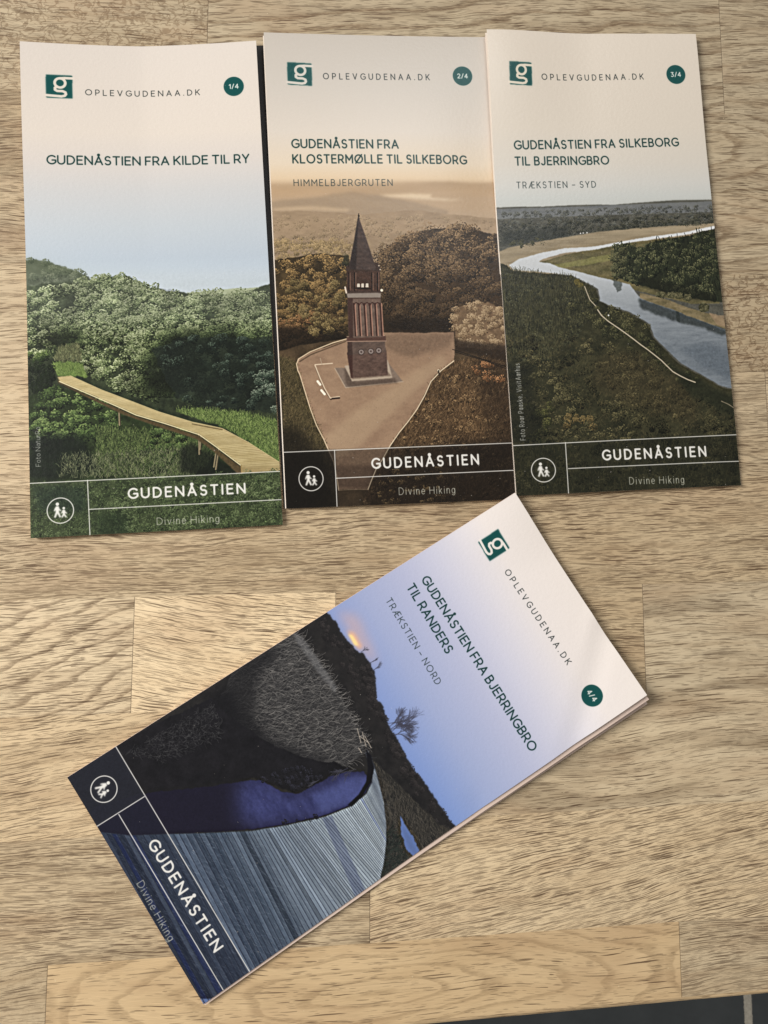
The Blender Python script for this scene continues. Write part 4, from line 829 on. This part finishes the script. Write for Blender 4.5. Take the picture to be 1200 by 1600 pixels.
    # dense dark feathers inside the early wood bands
    feath = N.m('MULTIPLY', N.m('MULTIPLY', early, N.ramp(N.noise(N.xyz(N.m('MULTIPLY_ADD', X, .28, OFF), N.m('MULTIPLY', Y, 2.3), 6.0), 1, 3, .6), .34, .58)), FEATH)
    big = N.noise(N.xyz(N.m('MULTIPLY_ADD', X, .012, OFF), N.m('MULTIPLY', gy, .10), 8.0), 1, 3, .55)
    smoke = N.m('MULTIPLY', N.ramp(big, .45, .63), STREAK)
    smoke = N.m('MULTIPLY', smoke, N.m('MULTIPLY_ADD', stre, .55, .45))
    # medullary flecks: rippled lozenges across the grain
    fv = N.xyz(N.m('ADD', N.m('MULTIPLY', N.m('ADD', X, OFF), .17), N.m('MULTIPLY', Y, .10)), N.m('MULTIPLY', N.m('SUBTRACT', Y, N.m('MULTIPLY', X, .30)), .26))
    fl = N.noise(fv, 1, 2.5, .6, .6)
    fleck = N.m('MULTIPLY', N.ramp(N.m('ABSOLUTE', N.m('SUBTRACT', fl, .5)), .055, .015), FLECK)
    base = N.mix(WARM, lin(217, 199, 167), lin(215, 185, 141))
    base = N.mix(N.m('MULTIPLY', N.ramp(N.noise(N.xyz(N.m('MULTIPLY_ADD', X, .02, OFF), N.m('MULTIPLY', gy, .12), 11.0), 1, 2), .35, .7), .5), base, N.mix(WARM, lin(195, 173, 140), lin(196, 165, 122)))
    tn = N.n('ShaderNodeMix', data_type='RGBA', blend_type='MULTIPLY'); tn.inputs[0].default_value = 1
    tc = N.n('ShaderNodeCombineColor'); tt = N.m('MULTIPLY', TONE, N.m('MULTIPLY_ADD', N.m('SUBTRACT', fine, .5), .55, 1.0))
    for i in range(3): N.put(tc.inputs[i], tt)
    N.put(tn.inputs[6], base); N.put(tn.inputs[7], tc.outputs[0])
    col = N.mix(N.m('MULTIPLY', N.ramp(early, .1, .9), N.m('MULTIPLY_ADD', FEATH, .18, .10)), tn.outputs[2], lin(140, 112, 78))
    col = N.mix(N.m('MULTIPLY', smoke, .78), col, lin(86, 66, 45))
    col = N.mix(N.m('MULTIPLY', stre, N.m('MULTIPLY', DENS, .22)), col, lin(116, 90, 60))
    col = N.mix(N.m('MULTIPLY', feath, .62), col, lin(92, 70, 47))
    col = N.mix(N.m('MULTIPLY', fleck, .62), col, lin(112, 88, 62))
    patch = N.ramp(N.noise(N.xyz(N.m('MULTIPLY_ADD', X, .03, OFF), N.m('MULTIPLY', Y, .07), 15.0), 1, 2), .30, .62)
    blush = N.ramp(N.noise(N.xyz(N.m('MULTIPLY_ADD', X, .014, OFF), N.m('MULTIPLY', Y, .05), 21.0), 1, 3, .6), .48, .68)
    col = N.mix(N.m('MULTIPLY', blush, .20), col, lin(150, 112, 80))
    col = N.mix(N.m('MULTIPLY', pores, N.m('MULTIPLY_ADD', patch, .40, .50)), col, lin(76, 51, 32))
    # glue lines and butt joints
    ex = N.m('MINIMUM', X, N.m('SUBTRACT', LEN, X))
    joint = N.ramp(ex, .22, .05)
    col = N.mix(N.m('MULTIPLY', joint, .55), col, lin(72, 52, 36))
    # scuffs: few short pale scratches and white specks
    geo = N.n('ShaderNodeNewGeometry'); gp = N.n('ShaderNodeSeparateXYZ'); N.put(gp.inputs[0], geo.outputs['Position'])
    def scratch(ang, sc_, thr):
        c_, s_ = math.cos(ang) * 1000, math.sin(ang) * 1000
        u = N.m('ADD', N.m('MULTIPLY', gp.outputs[0], c_), N.m('MULTIPLY', gp.outputs[1], s_))
        w = N.m('ADD', N.m('MULTIPLY', gp.outputs[0], -s_), N.m('MULTIPLY', gp.outputs[1], c_))
        return N.ramp(N.noise(N.xyz(N.m('MULTIPLY', u, .05 * sc_), N.m('MULTIPLY', w, 2.2 * sc_), ang), 1, 1), thr, thr + .05)
    scr = N.m('ADD', N.m('MULTIPLY', scratch(1.9, 1, .80), .5), N.m('MULTIPLY', scratch(.9, 1.1, .81), .5), clamp=True)
    vs = N.n('ShaderNodeTexVoronoi', voronoi_dimensions='2D'); N.put(vs.inputs['Vector'], N.xyz(N.m('MULTIPLY', gp.outputs[0], 95.0), N.m('MULTIPLY', gp.outputs[1], 95.0))); vs.inputs['Scale'].default_value = 1
    vc = N.n('ShaderNodeSeparateColor'); N.put(vc.inputs[0], vs.outputs['Color'])
    speck = N.m('MULTIPLY', N.ramp(vs.outputs['Distance'], .030, .012), N.ramp(vc.outputs[0], .82, .90))
    col = N.mix(N.m('MULTIPLY', N.m('MAXIMUM', scr, speck), .55), col, lin(226, 208, 172))
    N.put(P.inputs['Base Color'], col)
    N.put(P.inputs['Roughness'], N.m('MULTIPLY_ADD', pores, .2, .52)); P.inputs['Specular IOR Level'].default_value = .35
    bp = N.n('ShaderNodeBump'); bp.inputs['Strength'].default_value = .55; bp.inputs['Distance'].default_value = .00025
    N.put(bp.inputs['Height'], N.m('SUBTRACT', N.m('MULTIPLY', fine, .35), N.m('ADD', pores, N.m('MULTIPLY', joint, 1.0))))
    N.put(P.inputs['Normal'], bp.outputs[0])
    me.materials.append(m)
    tag(o, 'light oak table top glued from long staves, under the four brochures', 'table top')
    return o
build_table()

# ------------------------------------------------------------------ floor far below the table edge
def build_floor():
    me = bpy.data.meshes.new('floor'); z = -.74
    me.from_pydata([(-4, -4, z), (4, -4, z), (4, 4, z), (-4, 4, z)], [], [(0, 1, 2, 3)])
    o = bpy.data.objects.new('floor', me); C.objects.link(o)
    m, N, P = material('dark_slate_tiles')
    tc = N.n('ShaderNodeNewGeometry'); sp = N.n('ShaderNodeSeparateXYZ'); N.put(sp.inputs[0], tc.outputs['Position'])
    n1 = N.noise(N.xyz(N.m('MULTIPLY', sp.outputs[0], 14.0), N.m('MULTIPLY', sp.outputs[1], 14.0)), 1, 5, .6)
    n2 = N.noise(N.xyz(N.m('MULTIPLY', sp.outputs[0], 160.0), N.m('MULTIPLY', sp.outputs[1], 160.0)), 1, 4, .7)
    stone = N.mix(n1, lin(36, 41, 44), lin(78, 83, 85))
    def grout(v, at, pitch, w):
        f = N.m('MODULO', N.m('ADD', v, 30 * pitch - at + pitch / 2), pitch)
        return N.ramp(N.m('ABSOLUTE', N.m('SUBTRACT', f, pitch / 2)), w / 2 + .0012, w / 2 - .0012)
    wob = N.m('MULTIPLY', N.m('SUBTRACT', n2, .5), .004)
    g = N.m('MAXIMUM', grout(N.m('ADD', sp.outputs[0], wob), 0.597, .60, .011), grout(N.m('ADD', sp.outputs[1], wob), -.98, .60, .011))
    col = N.mix(g, stone, N.mix(n2, lin(130, 122, 108), lin(226, 220, 204)))
    N.put(P.inputs['Base Color'], col); P.inputs['Roughness'].default_value = .55
    me.materials.append(m); tag(o, kind='structure')
build_floor()

# ------------------------------------------------------------------ brochures
def paper_material(name, col, rough=.5):
    m, N, P = material(name)
    g = N.n('ShaderNodeNewGeometry')
    n = N.noise(g.outputs['Position'], 2600, 2)
    N.put(P.inputs['Base Color'], N.mix(n, lin(*[max(0, c - 8) for c in col]), lin(*col)))
    P.inputs['Roughness'].default_value = rough
    return m

def cover_material(name, img):
    m, N, P = material(name)
    t = N.n('ShaderNodeTexImage', image=img, interpolation='Cubic', extension='EXTEND')
    u = N.n('ShaderNodeUVMap', uv_map='print')
    N.put(t.inputs[0], u.outputs[0])
    g = N.n('ShaderNodeNewGeometry')
    dust = N.ramp(N.noise(g.outputs['Position'], 900, 1), .79, .82)
    N.put(P.inputs['Base Color'], N.mix(N.m('MULTIPLY', dust, .25), t.outputs[0], lin(214, 206, 196)))
    P.inputs['Roughness'].default_value = .28; P.inputs['Specular IOR Level'].default_value = .25
    b = N.n('ShaderNodeBump'); b.inputs['Strength'].default_value = .25; b.inputs['Distance'].default_value = .0002
    N.put(b.inputs['Height'], N.noise(g.outputs['Position'], 700, 2)); N.put(P.inputs['Normal'], b.outputs[0])
    return m

WHITE_PAPER = paper_material('coated_white_paper', (236, 226, 214))
PINK_PAPER = paper_material('warm_page_paper', (222, 200, 186))
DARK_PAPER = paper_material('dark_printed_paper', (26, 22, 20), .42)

def sheet(name, quad, zfun, mats, parent, thick=.00022, nu=28, nv=56, inset=(0, 0, 0, 0), edge=None):
    """one sheet of paper: top face (mats[0]), underside and rim (mats[1]); quad in mm TL, TR, BR, BL; inset left, right, top, bottom in mm"""
    q = [Vector((x, y)) / 1000 for x, y in quad]
    W = (q[1] - q[0]).length * 1000; H = (q[3] - q[0]).length * 1000
    u0, u1, v0, v1 = inset[0] / W, 1 - inset[1] / W, inset[2] / H, 1 - inset[3] / H
    V, F, M, UV = [], [], [], []
    for lay in (0, 1):
        for j in range(nv + 1):
            for i in range(nu + 1):
                u = u0 + (u1 - u0) * i / nu; v = v0 + (v1 - v0) * j / nv
                p = (q[0] * (1 - u) + q[1] * u) * (1 - v) + (q[3] * (1 - u) + q[2] * u) * v
                if edge: p = p + Vector(edge(u, v)) / 1000
                V.append((p.x, p.y, zfun(u, v) / 1000 - lay * thick)); UV.append((u, 1 - v))
    n = (nu + 1) * (nv + 1); ix = lambda i, j, l: l * n + j * (nu + 1) + i
    for j in range(nv):
        for i in range(nu):
            F.append((ix(i, j, 0), ix(i, j + 1, 0), ix(i + 1, j + 1, 0), ix(i + 1, j, 0))); M.append(0)
            F.append((ix(i, j, 1), ix(i + 1, j, 1), ix(i + 1, j + 1, 1), ix(i, j + 1, 1))); M.append(1)
    loop = ([(i, 0) for i in range(nu)] + [(nu, j) for j in range(nv)] + [(i, nv) for i in range(nu, 0, -1)] + [(0, j) for j in range(nv, 0, -1)])
    b = len(V)                                              # the cut rim has vertices of its own, so that the edge stays crisp
    for i, j in loop:
        for l in (0, 1): V.append(V[ix(i, j, l)]); UV.append((0, 0))
    for k in range(len(loop)):
        a = b + 2 * k; c = b + 2 * ((k + 1) % len(loop))
        F.append((a, c, c + 1, a + 1)); M.append(1)
    me = bpy.data.meshes.new(name); me.from_pydata(V, [], F); me.update()
    for m in mats: me.materials.append(m)
    me.polygons.foreach_set('material_index', M)
    lay = me.uv_layers.new(name='print')
    for l in me.loops: lay.data[l.index].uv = UV[l.vertex_index]
    top = 2 * nu * nv
    me.polygons.foreach_set('use_smooth', [k < top for k in range(len(F))])
    o = bpy.data.objects.new(name, me); C.objects.link(o)
    o.parent = parent; o.matrix_parent_inverse = parent.matrix_world.inverted()
    return o

def merge(name, parts):
    """several sheets as one part"""
    V, F, mats, mi, sm = [], [], [], [], []
    for o in parts:
        b = len(V); me = o.data
        V += [v.co[:] for v in me.vertices]
        for p in me.polygons:
            F.append([b + i for i in p.vertices]); m = me.materials[p.material_index]
            if m not in mats: mats.append(m)
            mi.append(mats.index(m)); sm.append(p.use_smooth)
    me = bpy.data.meshes.new(name); me.from_pydata(V, [], F); me.update()
    for m in mats: me.materials.append(m)
    me.polygons.foreach_set('material_index', mi); me.polygons.foreach_set('use_smooth', sm)
    r = bpy.data.objects.new(name, me); C.objects.link(r); r.parent = parts[0].parent; r.matrix_parent_inverse = parts[0].matrix_parent_inverse.copy()
    for o in parts: bpy.data.objects.remove(o)
    return r

def bumpf(u, v, cu, cv, ru, rv, h): return h * math.exp(-((u - cu) / ru) ** 2 - ((v - cv) / rv) ** 2)

def brochure(label, pts, art, lift, base, slips, back=None, mats=None, edge=None, fan=None):
    """pts: cover corners x, y, z in mm (TL, TR, BR, BL). lift(u, v): extra height of the cover. slips: how far each leaf under the cover shows, mm (left, right, top, bottom)"""
    quad = [(p[0], p[1]) for p in pts]; zc = [p[2] for p in pts]
    cx = sum(p[0] for p in quad) / 4000; cy = sum(p[1] for p in quad) / 4000
    root = empty('hiking_brochure', (cx, cy, 0))
    bpy.context.view_layer.update()
    tag(root, label, 'brochure', 'folded hiking brochures on the oak table')
    zcover = lambda u, v: base + lift(min(1.0, max(0.0, u)), min(1.0, max(0.0, v)))
    img = print_image(art.__name__.replace('cover', 'print'), art())
    sheet('front_cover', quad, zcover, (cover_material('printed_' + art.__name__, img), WHITE_PAPER), root, nu=40, nv=80, edge=edge)
    N = len(slips); leaves = []
    for k, s in enumerate(slips):
        f = (N - k) / (N + 1.0)
        z = (lambda f, k: lambda u, v: .32 + (zcover(u, v) - .32) * f + .05 * math.sin(7 * u + 5 * v + k * 2))(f, k)
        m = (mats or [(WHITE_PAPER, PINK_PAPER)] * N)[k]
        if fan:                                              # the leaves fan out to the right at the head of the brochure
            d = (Vector(quad[1]) - Vector(quad[0])).normalized() * fan[k]
            edge = (lambda d: lambda u, v: d * max(0.0, u) ** 2 * (1 - max(0.0, v)) ** 1.2)(d)
        leaves.append(sheet('inner_leaves', quad, z, m, root, inset=[-a for a in s], edge=edge, nu=16, nv=32))
    merge('inner_leaves', leaves)
    bq, bs = back or (quad, (-.5, -.5, -.5, -.5))
    bz = lambda u, v: .30 + .10 * max(0.0, zcover(u, v) - base)
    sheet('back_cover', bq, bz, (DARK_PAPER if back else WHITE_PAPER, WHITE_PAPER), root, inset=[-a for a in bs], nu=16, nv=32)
    return root

sm = lambda x: max(0.0, min(1.0, x)) ** 2 * (3 - 2 * max(0.0, min(1.0, x)))

# 1: shallow valley fold down the middle, upper corners springing up
def lift1(u, v):
    t = sm(1 - v / .55)
    return 3.0 * t * abs(2 * u - 1) ** 1.5 + .5 * t + .35 * math.sin(3.1 * u + 1) * (1 - t) + .7 * abs(u - .5)
brochure('brochure with a wooden boardwalk through green bushes on its cover, marked 1/4', [(-125.5,233.1,5.4),(-26.6,240.5,5.4),(-12.2,28.7,2.2),(-112.2,22.4,2.2)],
         cover_boardwalk, lift1, 1.75, [(-.3, -.2, -.5, -.4), (-.2, -.35, -1.0, -.5), (-.5, -.9, -.8, -.7)])
# 2: left edge sprung open above its dark back leaf
def lift2(u, v):
    return 3.4 * sm(1 - v / .9) * (1 - u) ** 1.6 + 1.6 * sm(1 - v / .3) + .6 * math.sin(3.14 * u) * sm(1 - abs(v - .35) / .4) - .9 * bumpf(u, v, 1.0, .28, .18, .2, 1) + .45
brochure('brochure with a brick lookout tower in autumn woods on its cover, marked 2/4', [(-23.3,243.7,6.2),(76.1,251.4,3.6),(86.3,40.5,1.8),(-10.9,35.4,1.8)],
         cover_tower, lift2, 1.35, [(.45, -.5, -.35, -.2), (.25, -.6, -.8, -.2), (-.2, -.7, -1.2, -.4)],
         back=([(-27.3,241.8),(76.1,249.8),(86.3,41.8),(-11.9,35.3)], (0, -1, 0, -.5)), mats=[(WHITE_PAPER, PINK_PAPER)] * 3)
# 3: nearly flat, upper left corner raised
def lift3(u, v):
    return 3.6 * sm(1 - v / .45) * (1 - sm(u / .5)) + 1.4 * sm(1 - v / .3) + .5 * math.sin(3.14 * u) + .6 * sm((u - .9) / .1) * sm((v - .85) / .15) * -1
brochure('brochure with a winding river between woods on its cover, marked 3/4', [(75.7,252.2,7),(175.8,260.1,3.4),(188.1,47.9,2),(86.7,41.9,2)],
         cover_river, lift3, 2.0, [(.35, .2, -.4, -.3), (.1, .1, -.8, -.4), (-.6, -.2, -1.2, -.4)])
# 4: turned askew, its upper corner resting on brochures 2 and 3, right edge gaping
def lift4(u, v):
    d = (1 - u) * 100 + v * 170                              # mm from the dog-eared corner
    c = 1.3 * max(0.0, 1 - d / 26) - .55 * max(0.0, 1 - abs(d - 30) / 9) + .3 * max(0.0, 1 - abs(u - .60 - v * 2) / .05) * max(0.0, 1 - v / .07)
    return 2.6 * sm(1 - math.hypot(u, v * 2.1) / .35) + 3.7 * sm(1 - v / .6) * u ** 1.5 + c + .35 * math.sin(3.1 * v) * math.sin(3.1 * u) + .18 * math.sin(6 * u + 9 * v) - .30 * bumpf(u, v, .98, .39, .05, .02, 1)
brochure('brochure lying askew with a curved boardwalk at blue dusk on its cover, marked 4/4', [(85.4,42.9,4.9),(139.1,-41.5,7.2),(-39.8,-156.4,2.4),(-94.1,-70.8,2.4)],
         cover_dusk, lift4, 2.2, [(.1, .9, .2, -.1), (-.1, .4, -.2, -.2), (-.3, .1, -.3, -.3)], mats=[(PINK_PAPER, PINK_PAPER), (WHITE_PAPER, PINK_PAPER), (PINK_PAPER, PINK_PAPER)], fan=[1.6, 2.6, 4.8])
